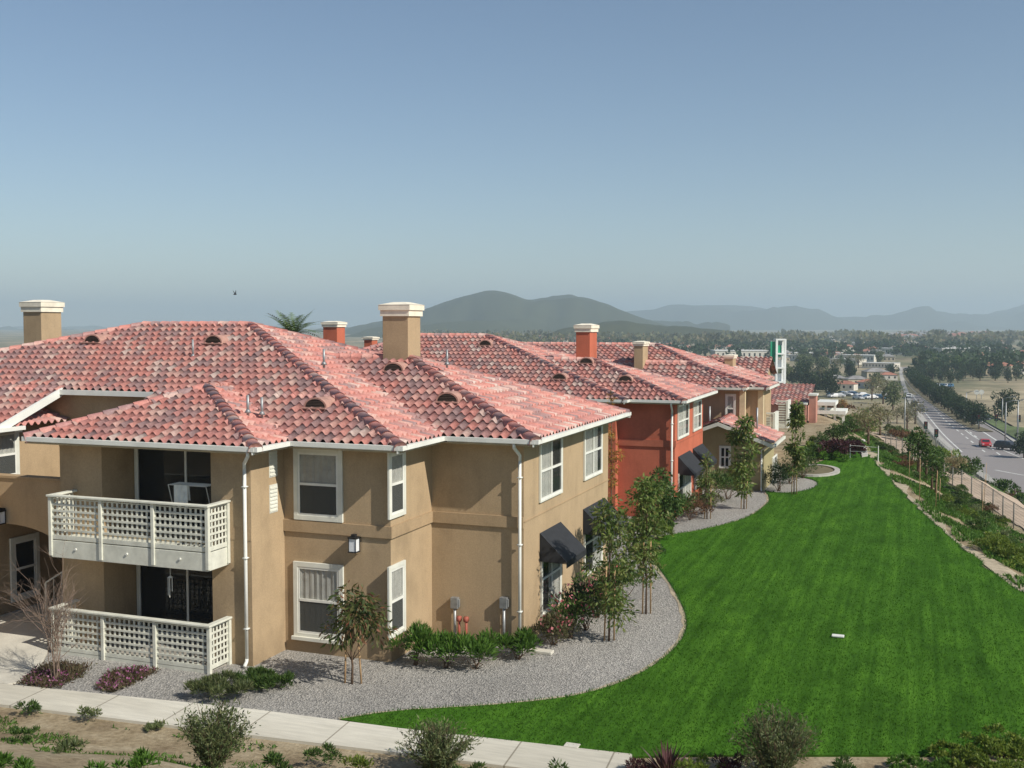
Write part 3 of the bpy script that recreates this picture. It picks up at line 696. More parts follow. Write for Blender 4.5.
chim(B3, 634, 643, 648, 346, 341, 57.5, 5, M['tan'])
chim(B3, 724.5, 733, 736, 358.5, 354.5, 64, 5, M['tan'])
# single storey gable
GX0, GX1, GY, GZ = -11.0, -6.75, 52.6, 2.45
gp = (GX0+GX1)/2; gs = .38; gh = (GX1-GX0)/2*gs
mb = MB(); mb.faces([(GX0, GY, -.1), (GX1, GY, -.1), (GX1, GY, GZ), (gp, GY, GZ+gh), (GX0, GY, GZ), (GX0, 56.6, -.1), (GX1, 56.6, -.1), (GX1, 56.6, GZ), (gp, 56.6, GZ+gh), (GX0, 56.6, GZ)],
   [(0,1,2,3,4), (1,6,7,2), (5,0,4,9)]); mb.build('low_wing_wall', M['olive'], B3)
ov = .5
T1 = tiles((GX1+ov, GY-ov, GZ-ov*gs+.1), (0,1), (-1,0), gs, [[(GX1+ov, GY-ov), (GX1+ov, 56.7), (gp, 56.7), (gp, GY-ov)]], .28, .34, 7)
T2 = tiles((GX0-ov, 56.7, GZ-ov*gs+.1), (0,-1), (1,0), gs, [[(GX0-ov, 56.7), (GX0-ov, GY-ov), (gp, GY-ov), (gp, 56.7)]], .28, .34, 7)
a, b, c = join([T1, T2]); o = np_mesh('low_wing_roof', a, b, M['tile'], B3, uv=c); fix(o, B3)
cc = caps((gp, GY-ov, GZ+gh+.12), (gp, 56.3, GZ+gh+.13)); np_mesh('ridge_cap', *cc[:2], M['ridge'], o, uv=cc[2])
mb = MB()
for x0, x1 in ((GX1+ov, gp), (GX0-ov, gp)):
    za, zb = GZ-ov*gs+.06, GZ+gh+.06
    mb.faces([(x, y, z+d) for (x, z) in ((x0, za), (x1, zb)) for y in (GY-ov-.03, GY-ov+.03) for d in (-.18, .0)], [(0,1,3,2),(4,6,7,5),(0,2,6,4),(1,5,7,3),(0,4,5,1),(2,6,7,3)])
mb.box((GX1+ov-.02, GY-ov, GZ-ov*gs-.06), (GX1+ov+.09, 56.5, GZ-ov*gs+.07)); mb.build('barge_board', M['trim'], B3)
win_front(B3, 719, 731, 446, 468, GY, style='grid', trim=.06, curtain=False)
downspout(B3, GX1-.1, GY-.1, GZ-.1, GX1+.3, GY-.3)
for q in ((777, 456),):
    win_side(B3, 771.5, 776, 458, 484, GX1, style='grid', trim=.05)
mb = MB()
for x, z0 in ((709.5, 3.35), (757, 3.0)):
    p = aty(x, 430, 54.4); mb.tube([(p[0], 54.4, 2.5), (p[0], 54.4, 3.9)], .05, 8)
    mb.build('flue_pipe', M['galv'], B3, smooth=True); mb = MB()
# small balconies on the far corner
for (x0, x1, y0, y1, Y, nm) in ((762, 774, 413, 433, 58.5, 1), (777, 787, 401, 428, 66.5, 2)):
    a = aty(x0, y1, Y); b = aty(x1, y0, Y)
    m = MB(); m.box((a[0], Y, a[2]), (b[0], Y+1.6, a[2]+.2)); bb = m.build('balcony', M['trim'], B3)
    m = MB(); k = 9
    for i in range(k): m.box((a[0]+.06, Y+.01, a[2]+.2+(b[2]-a[2]-.3)*i/k), (b[0]-.06, Y+.03, a[2]+.2+(b[2]-a[2]-.3)*(i+.6)/k))
    m.build('railing_slats', M['lattice'], bb)
    m = MB(); m.box((b[0]-.06, Y-.01, a[2]), (b[0]+.06, Y+1.62, b[2])); m.build('side_panel', M['trim'], bb)
    m = MB(); m.box((a[0]-.05, Y-.02, b[2]-.08), (b[0]-.062, Y+.06, b[2]+.02)); m.build('handrail', M['trim'], bb)
# ------------------------------------------------------------------ terrain
XLx = np.array([-200, 12, 17, 21, 27, 34, 42, 50, 60, 70, 80, 95, 120, 163, 189, 254, 400, 1000]); 
XLy = np.array([9.0, 9.0, 7.2, 5.8, 4.4, 3.3, 1.6, .2, -1.3, -2.7, -4.6, -7.5, -12.5, -19, -25, -37, -60, -90])
ROADZ = -15.5
def edge_x(Y): return np.interp(Y, XLx, XLy)
def hnoise(x, y, s): return noise.noise(Vector((x/s, y/s, 3.7)))
def zfun(X, Y):
    s = X-edge_x(Y)-.6
    z = 0.
    if s > 0:
        # bank, a bench with a dirt track behind the first fence, bank again down to the road
        prof_s = [0, 1.2, 5.6, 7.0, 9.6, 12., 31.5]; prof_z = [0, -.45, -2.9, -3.25, -3.6, -4.7, -15.5]
        z = float(np.interp(s, prof_s, prof_z))
        if 1.5 < s < 31: z += .22*hnoise(X, Y, 3.1)+.12*hnoise(X, Y, 1.3)
    far = max(0., Y-130)
    if far > 0: z = max(ROADZ, z-far*.09*(1 if s < 32 else 0))
    bk = 17.3+(X+12)*.09-Y             # bank rising to the camera
    if bk > .4:
        kb = max(0., min(1., (7.5-X)/3.))
        t = bk-.4; z += kb*(min(t, 14)*.36*min(1, .35+t*.16)+.10*hnoise(X, Y, 1.6)*min(1, t)+.04*hnoise(X, Y, .5)*min(1, t*2))
    if s > 60 or Y > 260:
        z += 1.2*hnoise(X, Y, 160)*min(1, max(s-60, Y-260, 0)/200)
    return z
def terrain_hit(px, py, lim=4000):
    d = ray(px, py); t = 8.
    while t < lim:
        x, y, z = t*d[0], t*d[1], CAMZ+t*d[2]
        if z < zfun(x, y):
            lo, hi = t/1.02-.3, t
            for _ in range(24):
                mid = (lo+hi)/2
                if CAMZ+mid*d[2] < zfun(mid*d[0], mid*d[1]): hi = mid
                else: lo = mid
            return (hi*d[0], hi*d[1], zfun(hi*d[0], hi*d[1]))
        t = t*1.015+.2
    return (lim*d[0], lim*d[1], ROADZ)
def axis(fine0, fine1, step, lo, hi, gr=1.13):
    a = list(np.arange(fine0, fine1, step)); s = step; x = a[-1]
    while x < hi: s *= gr; x += s; a.append(x)
    s = step; x = a[0]; b = []
    while x > lo: s *= gr; x -= s; b.append(x)
    return np.array(b[::-1]+a)
gx = axis(-30, 42, .55, -9000, 9000); gy = axis(6, 100, .55, -300, 14000, 1.09)
V = np.array([(x, y, zfun(x, y)) for y in gy for x in gx]); nx = len(gx)
ii, jj = np.meshgrid(np.arange(len(gy)-1), np.arange(nx-1), indexing='ij'); a = (ii*nx+jj).ravel()
m, t, bs, out = new_mat('dry_soil'); g = t.new('ShaderNodeNewGeometry'); P = g.outputs['Position']
def nz(sc, det=5., rough=.6, vec=P):
    n = t.new('ShaderNodeTexNoise', Scale=sc, Detail=det, Roughness=rough); t.link(vec, n.inputs['Vector']); return n.outputs[0]
def mixc(f, a, b, ty='MIX'):
    x = t.new('ShaderNodeMixRGB', _blend_type=ty); 
    for k, v in ((0, f), (1, a), (2, b)):
        if isinstance(v, (int, float)): x.inputs[k].default_value = v
        elif isinstance(v, tuple): x.inputs[k].default_value = (*v, 1)
        else: t.link(v, x.inputs[k])
    return x.outputs[0]
dirt = ramp(t, nz(.9), [(.3, (.20,.15,.095)), (.5, (.33,.265,.17)), (.7, (.43,.36,.25))]).outputs[0]
dirt = mixc(1., dirt, ramp(t, nz(9., 6.), [(.3, (.66,.64,.6)), (.6, (1.05,)*3)]).outputs[0], 'MULTIPLY')
scrub = ramp(t, nz(.35, 6.), [(.3, (.055,.075,.03)), (.55, (.10,.12,.05)), (.75, (.20,.17,.09))]).outputs[0]
scrub = mixc(1., scrub, ramp(t, nz(2.2, 6.), [(.35, (.5,.5,.5)), (.65, (1.2,1.2,1.1))]).outputs[0], 'MULTIPLY')
fields = ramp(t, nz(.006, 7., .65), [(.36, (.12,.14,.085)), (.46, (.22,.21,.13)), (.56, (.36,.30,.20)), (.7, (.44,.37,.26))]).outputs[0]
fields = mixc(1., fields, ramp(t, nz(.09, 6., .7), [(.35, (.55,.58,.55)), (.65, (1.15,1.12,1.1))]).outputs[0], 'MULTIPLY')
sp = t.new('ShaderNodeSeparateXYZ'); t.link(P, sp.inputs[0])
mz = t.new('ShaderNodeMapRange'); mz.inputs[1].default_value = -1.; mz.inputs[2].default_value = -2.2; t.link(sp.outputs[2], mz.inputs[0])
pn = ramp(t, nz(.5, 5.), [(.44, (0,0,0)), (.56, (1,1,1))]).outputs[0]
mm = t.new('ShaderNodeMath', _operation='MULTIPLY'); t.link(mz.outputs[0], mm.inputs[0]); t.link(pn, mm.inputs[1])
c1 = mixc(mm.outputs[0], dirt, scrub)
my = t.new('ShaderNodeMapRange'); my.inputs[1].default_value = 150.; my.inputs[2].default_value = 230.; t.link(sp.outputs[1], my.inputs[0])
mz2 = t.new('ShaderNodeMapRange'); mz2.inputs[1].default_value = -13.5; mz2.inputs[2].default_value = -15.2; t.link(sp.outputs[2], mz2.inputs[0])
mx_ = t.new('ShaderNodeMath', _operation='MAXIMUM'); t.link(my.outputs[0], mx_.inputs[0]); t.link(mz2.outputs[0], mx_.inputs[1])
t.link(mixc(mx_.outputs[0], c1, fields), bs.inputs['Base Color']); bs.inputs['Roughness'].default_value = .95; bs.inputs['Specular IOR Level'].default_value = .1
bm = t.new('ShaderNodeBump', Strength=.7, Distance=.06); t.link(nz(7., 6., .7), bm.inputs['Height']); t.link(bm.outputs[0], bs.inputs['Normal'])
M['soil'] = m
tag(np_mesh('ground', V, np.stack([a, a+1, a+1+nx, a+nx], 1), M['soil'], smooth=True), kind='structure')
# ------------------------------------------------------------------ lawn, gravel, paths (flat sheets)
def sheet(name, pts, z, m, thick=None):
    mb = MB()
    import mathutils
    tris = mathutils.geometry.tessellate_polygon([[Vector((x, y, 0)) for x, y in pts]])
    vs = [(x, y, z) for x, y in pts]; fs = []
    for a, b, c in tris:
        A_, B_, C_ = (Vector(vs[i]) for i in (a, b, c)); fs.append((a, b, c) if (B_-A_).cross(C_-A_).z > 0 else (a, c, b))
    mb.faces(vs, fs)
    if thick:
        n = len(pts); b0 = len(mb.v); mb.v += [(x, y, z) for x, y in pts]+[(x, y, z-thick) for x, y in pts]
        for i in range(n): j = (i+1) % n; mb.f.append((b0+i, b0+j, b0+j+n, b0+i+n)); mb.m.append(0)
    return tag(mb.build(name, m), kind='structure')
def smooth_poly(pts, closed=False, k=6):
    out = []; n = len(pts)
    for i in range(n-1):
        p0 = pts[max(i-1, 0)]; p1 = pts[i]; p2 = pts[i+1]; p3 = pts[min(i+2, n-1)]
        for j in range(k):
            s = j/k
            out.append(tuple(.5*((2*p1[q])+(-p0[q]+p2[q])*s+(2*p0[q]-5*p1[q]+4*p2[q]-p3[q])*s*s+(-p0[q]+3*p1[q]-3*p2[q]+p3[q])*s**3) for q in (0, 1)))
    out.append(pts[-1]); return out
G = lambda x, y: atz(x, y)[:2]
edge_px = [(340,721),(400,712.5),(500,706),(580,696),(638,676),(676,648),(687,622),(676,594),(660,570),(648,556),(646,545),(664,537),(702,530.5),(745,519),(767,505),(769,497),(765,491.5)]
pad2_px = [(765,491.5),(785,493.5),(806,491),(818,485.5),(812,480),(790,476)]
gl = smooth_poly([G(*p) for p in edge_px]); gl2 = smooth_poly([G(*p) for p in pad2_px])
redge = [(float(edge_x(y)), y) for y in (72, 70, 66, 62, 58, 54, 50, 46, 42, 38, 34, 30, 27, 24, 22, 21)]
near = [G(975, 752), G(940, 757), G(880, 757), G(800, 757), G(700, 757), G(632, 758.5), G(560, 749), G(480, 741), G(400, 731), G(340, 721)]
# the lawn runs up to the bed edge; bumpy right edge
rb = []
for x, y in smooth_poly(redge, k=8):
    rb.append((x+.22*hnoise(x*3, y, 1.1)+.12*hnoise(x, y, .35), y))
far_pts = [G(800,470), G(826,460), (-8.0, 72.5), (-6, 73)]
m, t, bs, out = new_mat('mown_grass'); g = t.new('ShaderNodeNewGeometry'); P = g.outputs['Position']
mp = t.new('ShaderNodeMapping'); mp.inputs['Scale'].default_value = (1., .012, 1.); t.link(P, mp.inputs[0])
mp2 = t.new('ShaderNodeMapping'); mp2.inputs['Scale'].default_value = (1., .03, 1.); mp2.inputs['Rotation'].default_value = (0, 0, R(3)); t.link(P, mp2.inputs[0])
st = nz(4.6, 3., .5, mp.outputs[0]); st2 = nz(8., 3., .6, mp2.outputs[0]); fl = nz(22., 5., .75); bl = nz(.22, 5., .6)
base = ramp(t, bl, [(.3, (.045,.124,.012)), (.5, (.050,.134,.013)), (.72, (.055,.144,.015))]).outputs[0]
base = mixc(1., base, ramp(t, st, [(.38, (.86,.88,.87)), (.5, (1.,)*3), (.6, (1.18,1.13,1.15))]).outputs[0], 'MULTIPLY')
base = mixc(1., base, ramp(t, st2, [(.36, (.84,.86,.84)), (.66, (1.16,1.12,1.1))]).outputs[0], 'MULTIPLY')
base = mixc(1., base, ramp(t, fl, [(.28, (.5,.55,.5)), (.5, (1.,)*3), (.72, (1.5,1.4,1.3))]).outputs[0], 'MULTIPLY')
t.link(base, bs.inputs['Base Color']); bs.inputs['Roughness'].default_value = .9; bs.inputs['Specular IOR Level'].default_value = .05
bm = t.new('ShaderNodeBump', Strength=.9, Distance=.05); t.link(fl, bm.inputs['Height']); t.link(bm.outputs[0], bs.inputs['Normal'])
M['lawn'] = m
m, t, bs, out = new_mat('grey_gravel'); g = t.new('ShaderNodeNewGeometry'); P = g.outputs['Position']
vo = t.new('ShaderNodeTexVoronoi', Scale=26.); t.link(P, vo.inputs['Vector']); 
c = ramp(t, vo.outputs['Color'], [(0, (.17,.165,.155)), (.45, (.33,.32,.30)), (.8, (.45,.43,.40)), (1, (.58,.55,.5))]).outputs[0]
c = mixc(1., c, ramp(t, nz(1.3, 5.), [(.3, (.78,.77,.74)), (.65, (1.08,1.07,1.05))]).outputs[0], 'MULTIPLY')
c = mixc(1., c, ramp(t, nz(9., 5.), [(.3, (.8,)*3), (.65, (1.08,)*3)]).outputs[0], 'MULTIPLY')
t.link(c, bs.inputs['Base Color']); bs.inputs['Roughness'].default_value = .9
bm = t.new('ShaderNodeBump', Strength=1., Distance=.03); t.link(vo.outputs['Distance'], bm.inputs['Height']); t.link(bm.outputs[0], bs.inputs['Normal'])
M['gravel'] = m
lawn_poly = [p for p in reversed(near)]+[] 
lawn_poly = gl+gl2+far_pts+rb+near[:-1]
sheet('lawn', lawn_poly, .045, M['lawn'], .05)
grav = gl+gl2+[(-10, 74), (-26, 74), (-26, 17.9), G(120, 698), G(230, 709)]
sheet('gravel_bed', [G(0, 693)[0:2]]+[G(340, 721)]+gl[1:]+gl2+[(-10, 74), (-26, 74), (-26, G(0,693)[1])], .012, M['gravel'])
# pale soil lip along the lawn
M['lip'] = mat('pale_soil', (.44,.37,.26), .95, .15, 3., .5, 30., fine=.2)
def ribbon(name, pts, wl, wr, z, m, jit=0.):
    mb = MB(); n = len(pts); L = []; Rr = []
    for i, p in enumerate(pts):
        d = Vector(pts[min(i+1, n-1)])-Vector(pts[max(i-1, 0)]); d = d.normalized() if d.length else Vector((1,0)); nn = Vector((-d.y, d.x)); j = jit*hnoise(p[0]*2, p[1]*2, .7)
        L.append((p[0]+nn.x*(wl+j), p[1]+nn.y*(wl+j))); Rr.append((p[0]-nn.x*wr, p[1]-nn.y*wr))
    zz = (lambda q: z) if not callable(z) else z
    vs = [(x, y, zz((x, y))) for x, y in L]+[(x, y, zz((x, y))) for x, y in Rr]
    mb.faces(vs, [(i, i+n, i+1+n, i+1) for i in range(n-1)]); return tag(mb.build(name, m), kind='structure')
ribbon('bed_edging', gl, .12, .02, .02, M['lip'], .08)
# concrete walk along the front, with joints
sw = [G(-60, 681), G(0, 686), G(255, 712), G(400, 731), G(632, 757)]; sn = [G(-60, 700), G(0, 707), G(255, 738.5), G(405, 756.5), G(560, 776)]
wp = sw+[G(632, 757+13)]+list(reversed(sn))
m, t, bs, out = new_mat('jointed_concrete'); g = t.new('ShaderNodeNewGeometry'); P = g.outputs['Position']
mp = t.new('ShaderNodeMapping'); mp.inputs['Rotation'].default_value = (0, 0, -R(4.5)); t.link(P, mp.inputs[0])
sp = t.new('ShaderNodeSeparateXYZ'); t.link(mp.outputs[0], sp.inputs[0])
md = t.new('ShaderNodeMath', _operation='PINGPONG'); t.link(sp.outputs[0], md.inputs[0]); md.inputs[1].default_value = .9
jr = ramp(t, md.outputs[0], [(0, (.45,.43,.4)), (.014, (.55,.53,.5)), (.02, (1.,)*3)])
fl_ = t.new('ShaderNodeMath', _operation='DIVIDE'); t.link(sp.outputs[0], fl_.inputs[0]); fl_.inputs[1].default_value = 1.8
f2 = t.new('ShaderNodeMath', _operation='FLOOR'); t.link(fl_.outputs[0], f2.inputs[0]); wn = t.new('ShaderNodeTexWhiteNoise', _noise_dimensions='1D'); t.link(f2.outputs[0], wn.inputs['W'])
c = ramp(t, nz(1.5, 5.), [(.3, (.50,.47,.39)), (.5, (.60,.57,.48)), (.7, (.66,.63,.54))]).outputs[0]
c = mixc(1., c, ramp(t, nz(22., 5.), [(.3, (.86,)*3), (.65, (1.05,)*3)]).outputs[0], 'MULTIPLY'); c = mixc(1., c, ramp(t, wn.outputs[0], [(0, (.93,.92,.9)), (1, (1.04,)*3)]).outputs[0], 'MULTIPLY')
c = mixc(1., c, jr.outputs[0], 'MULTIPLY'); t.link(c, bs.inputs['Base Color']); bs.inputs['Roughness'].default_value = .9
bm = t.new('ShaderNodeBump', Strength=.3, Distance=.01); t.link(nz(60.), bm.inputs['Height']); t.link(bm.outputs[0], bs.inputs['Normal'])
M['walk'] = m
sheet('sidewalk', wp, .06, M['walk'], .12)
mb = [G(0, 686), G(60, 692), G(24, 678), (-20.6, 21.9), (-20.6, 25), (-24.5, 25), (-24.5, 19.2), G(-60, 681)]
sheet('entry_path', [G(-62, 680), G(8, 686), G(36, 680), (-19.9, 20.6), (-20.2, 22.0), (-20.05, 25.09), (-23.38, 25.09), (-23.38, 19)], .052, M['concrete'], .05)
M['patio'] = mat('patio_concrete', (.33,.31,.27), .9, .1, 2.)
sheet('patio_floor', [(bxl+.02, BF+.07), (bxr-.06, BF+.07), (bxr-.06, YB-.01), (RX1-.003, YB-.01), (RX1-.003, RD-.003), (RX0+.003, RD-.003), (RX0+.003, YB-.01), (bxl+.02, YB-.01)], .05, M['patio'], .05)
# ------------------------------------------------------------------ haze, hills
hz = MB(); hz.box((-9500, -320, -60), (9500, 14500, 260))
hm = bpy.data.materials.new('valley_haze'); hm.use_nodes = True; hm.node_tree.nodes.clear(); ht = NT(hm)
hv = ht.new('ShaderNodeVolumePrincipled'); hv.inputs['Color'].default_value = (.62, .77, .88, 1); hv.inputs['Density'].default_value = HAZE = 2.7e-4; hv.inputs['Anisotropy'].default_value = .1
ho = ht.new('ShaderNodeOutputMaterial'); ht.link(hv.outputs[0], ho.inputs['Volume'])
hzo = hz.build('haze', hm); tag(hzo, kind='stuff'); hzo['label'] = 'pale blue haze lying over the whole valley'
m, t, bs, out = new_mat('scrub_hillside'); g = t.new('ShaderNodeNewGeometry'); P = g.outputs['Position']
c = ramp(t, nz(.0028, 7., .65), [(.36, (.025,.036,.018)), (.5, (.075,.078,.038)), (.62, (.17,.145,.075))]).outputs[0]
c = mixc(1., c, ramp(t, nz(.03, 5., .7), [(.35, (.4,.45,.42)), (.65, (1.4,1.4,1.3))]).outputs[0], 'MULTIPLY')
t.link(c, bs.inputs['Base Color']); bs.inputs['Roughness'].default_value = 1.; bs.inputs['Specular IOR Level'].default_value = 0
M['hill'] = m
def hills(name, prof, D, depth, zb, amp, ns, seed, k=160, rows=34):
    xs = np.linspace(prof[0][0], prof[-1][0], k); ys = np.interp(xs, [p[0] for p in prof], [p[1] for p in prof])
    ys = np.convolve(np.pad(ys, 4, 'edge'), np.ones(9)/9, 'valid'); V = []
    for j in range(rows):
        tt = -1+2*j/(rows-1)*1.0
        for i in range(k):
            c = atd(xs[i], ys[i], D); zc = c[2]; f = 1+depth*tt; x, y = c[0]*f, c[1]*f
            sh = max(0., math.cos(tt*math.pi/2))**1.15
            n = noise.fractal(Vector((x/ns, y/ns, seed)), .9, 2.1, 5); rd = abs(noise.noise(Vector((x/ns*1.6, y/ns*1.6, seed+5))))
            z = zb+(zc-zb)*sh*(1+.0*tt)+amp*(n-.6*rd)*min(1, 2.2*(1-abs(tt)))*(.10+.90*min(1, abs(tt)*2.6))
            V.append((x, y, z))
    i, j = np.meshgrid(np.arange(rows-1), np.arange(k-1), indexing='ij'); a = (i*k+j).ravel()
    tag(np_mesh(name, V, np.stack([a, a+1, a+1+k, a+k], 1), M['hill'], smooth=True), kind='structure')
hills('hills', [(290,342),(330,336),(355,328),(385,322),(412,315),(440,303),(466,295),(488,290),(506,290.5),(524,297),(540,300),(560,296),(578,294.5),(598,299),(622,308),(652,319),(690,331),(730,339)], 2900, .33, -20, 60, 420, 1.3)
hills('hills', [(-80,335),(120,337),(320,335),(560,322),(640,315.5),(672,313),(700,309),(722,305.5),(745,307),(765,309.5),(790,311),(815,316),(860,317),(905,316),(930,314),(955,315),(985,312),(1020,309),(1100,307)], 6200, .22, -20, 140, 900, 4.1)
hills('hills', [(530,343),(570,332),(600,324),(625,321.5),(650,326),(690,326.5),(720,329),(750,334),(775,339),(800,343)], 1650, .22, -22, 22, 240, 7.7)
hills('hills', [(790,346),(830,338),(880,336),(940,334),(1000,335),(1060,333),(1120,332)], 2700, .22, -22, 30, 350, 9.2)
# ------------------------------------------------------------------ road and strips
RZ = ROADZ+.16
def Gr(x, y): return atz(x, y, RZ)[:2]
Lk = smooth_poly([Gr(*p) for p in ((1150,562),(1080,524),(1024,497),(985,473),(958,452),(936,431),(921,413),(911,397),(905.5,384),(903,374),(902.5,367))])
Rk = smooth_poly([Gr(*p) for p in ((1180,458),(1090,452),(1024,446),(1000,433),(976,419),(950,404),(931,392),(917,382),(910,374),(906,367))])
m, t, bs, out = new_mat('worn_asphalt'); g = t.new('ShaderNodeNewGeometry'); P = g.outputs['Position']
c = ramp(t, nz(.05, 6., .6), [(.3, (.22,.20,.19)), (.5, (.27,.245,.235)), (.7, (.31,.285,.27))]).outputs[0]
c = mixc(1., c, ramp(t, nz(.8, 5.), [(.3, (.85,)*3), (.65, (1.08,)*3)]).outputs[0], 'MULTIPLY'); t.link(c, bs.inputs['Base Color']); bs.inputs['Roughness'].default_value = .9
M['road'] = m
sheet('road', Lk+list(reversed(Rk)), RZ, M['road'])
M['kerb'] = mat('pale_kerb', (.42,.40,.36), .9, .1, 1.)
M['paint'] = mat('road_paint', (.62,.62,.58), .8, .12, 1.)
ribbon('pavement', Lk, 1.6, -.05, RZ+.14, M['kerb']); ribbon('pavement', Rk, -.05, 2.0, RZ+.14, M['kerb'])
def along(px, w, name='road_markings', z=.012, m=None, dash=None):
    pts = smooth_poly([Gr(*p) for p in px], k=10)
    if not dash: return ribbon(name, pts, w/2, w/2, RZ+z, m or M['paint'])
    mb = MB(); acc = 0; on = True
    for a, b in zip(pts[:-1], pts[1:]):
        A_ = Vector(a); B_ = Vector(b); L = (B_-A_).length; d = (B_-A_)/L; n = Vector((-d.y, d.x))*w/2; s = 0
        while s < L:
            e = min(L, s+(dash-acc));
            if on: p, q = A_+d*s, A_+d*e; mb.poly([(*(p-n), RZ+z), (*(q-n), RZ+z), (*(q+n), RZ+z), (*(p+n), RZ+z)])
            acc += e-s; s = e
            if acc >= dash-1e-6: acc = 0; on = not on
    tag(mb.build(name, m or M['paint']), kind='structure')
along(((962,452),(944,435),(932,421),(920,406),(911,392)), .3)
along(((985,452),(962,434),(945,420),(930,404)), .3, dash=4); along(((1000,455),(975,436),(958,423)), .3, dash=4)
along(((1009,449),(985,433),(962,419.5)), .35)
along(((1100,486),(1040,478),(995,470)), .4); along(((1024,459),(980,440),(965,430)), .25)
# planted central strip, kerbed
Ms = smooth_poly([Gr(*p) for p in ((986,432),(968,424.5),(945,410),(925,396),(913,385),(907,377))])
M['strip_soil'] = mat('planting_strip_soil', (.14,.12,.07), .95, .2, .6)
ribbon('central_strip', Ms, 1.6, 1.6, RZ+.16, M['strip_soil']); ribbon('kerb_line', Ms, 1.85, -1.6, RZ+.12, M['kerb']); ribbon('kerb_line', Ms, -1.6, 1.85, RZ+.12, M['kerb'])
M['field'] = mat('dry_field', (.36,.30,.19), 1., .22, .05, fine=.25, bscale=.7)
M['grassfield'] = mat('green_field', (.12,.16,.06), 1., .22, .05, fine=.25, bscale=.7)
def patch(name, px, m, dz=.05, z=ROADZ): return sheet(name, [atz(x, y, z+dz)[:2] for x, y in px], z+dz, m)
patch('field', [(1200,438),(1024,432),(1010,424),(978,408),(955,398),(975,391),(1200,391)], M['field'], .5)
patch('verge', [(1200,450),(1024,443),(1003,431),(978,417),(955,403),(935,392),(940,391),(960,399),(1010,426),(1200,446)], M['grassfield'], .55)
# draped strips on the bank
def drape(name, A_, B_, n, m, lift=.05):
    nA = len(A_); V = []
    for i in range(nA):
        for j in range(n+1):
            x = A_[i][0]+(B_[i][0]-A_[i][0])*j/n; y = A_[i][1]+(B_[i][1]-A_[i][1])*j/n; V.append((x, y, zfun(x, y)+lift))
    i, j = np.meshgrid(np.arange(nA-1), np.arange(n), indexing='ij'); a = (i*(n+1)+j).ravel()
    return tag(np_mesh(name, V, np.stack([a, a+1, a+n+2, a+n+1], 1), m, smooth=True), kind='structure')
M['track'] = mat('pinkish_dirt', (.46,.36,.27), .95, .12, .8, .5, 20., fine=.2)
def side_line(s0, y0, y1, st=.5, wob=0.): return [(float(edge_x(y))+.6+s0+wob*hnoise(y, s0, 4.), y) for y in np.arange(y0, y1, st)]
drape('dirt_track', side_line(7.0, 30, 120, wob=.5), side_line(11.2, 30, 120, wob=1.2), 8, M['track'], .07)
M['dgrass'] = mat('rough_grass', (.085,.15,.04), .95, .25, .7, .6, 20., fine=.35)
drape('grass_strip', side_line(11.4, 30, 140, wob=.8), side_line(19.0, 30, 140), 10, M['dgrass'], .07)
drape('dirt_edge', side_line(-.6, 21, 72, .4), side_line(-.15, 21, 72, .4, .9), 3, M['lip'], .03)
# ------------------------------------------------------------------ plants
rs = np.random.RandomState(11)
def unit(n):
    v = rs.normal(size=(n, 3)); return v/np.linalg.norm(v, axis=1)[:, None]
def leaf_quads(P, out, size, aspect=.45, droop=0., spread=1., var=.35):
    n = len(P); a = out+unit(n)*spread; a[:, 2] -= droop; a /= np.linalg.norm(a, axis=1)[:, None]
    b = np.cross(a, unit(n)); b /= np.linalg.norm(b, axis=1)[:, None]+1e-9; nn = np.cross(a, b)
    L = size*(1+var*rs.uniform(-1, 1, n))[:, None]; W = L*aspect
    p0 = P; p1 = P+a*L*.45+b*W*.5+nn*L*.06; p2 = P+a*L; p3 = P+a*L*.45-b*W*.5+nn*L*.06
    V = np.stack([p0, p1, p2, p3], 1).reshape(-1, 3); Fq = np.arange(4*n).reshape(-1, 4)
    return V, Fq
def clump_leaves(cl, n, size, aspect=.45, droop=0., spread=1., hollow=.35, low=-1.):
    cl = np.array(cl, float); w = cl[:, 3]**2; idx = rs.choice(len(cl), n, p=w/w.sum())
    d = unit(n); d[:, 2] = np.where(d[:, 2] < low, -d[:, 2], d[:, 2]); rr = (hollow+(1-hollow)*rs.uniform(0, 1, n)**.6)
    P = cl[idx, :3]+d*(cl[idx, 3]*rr)[:, None]
    return leaf_quads(P, d, size, aspect, droop, spread)
def sub(*v): return np.array(v, float)
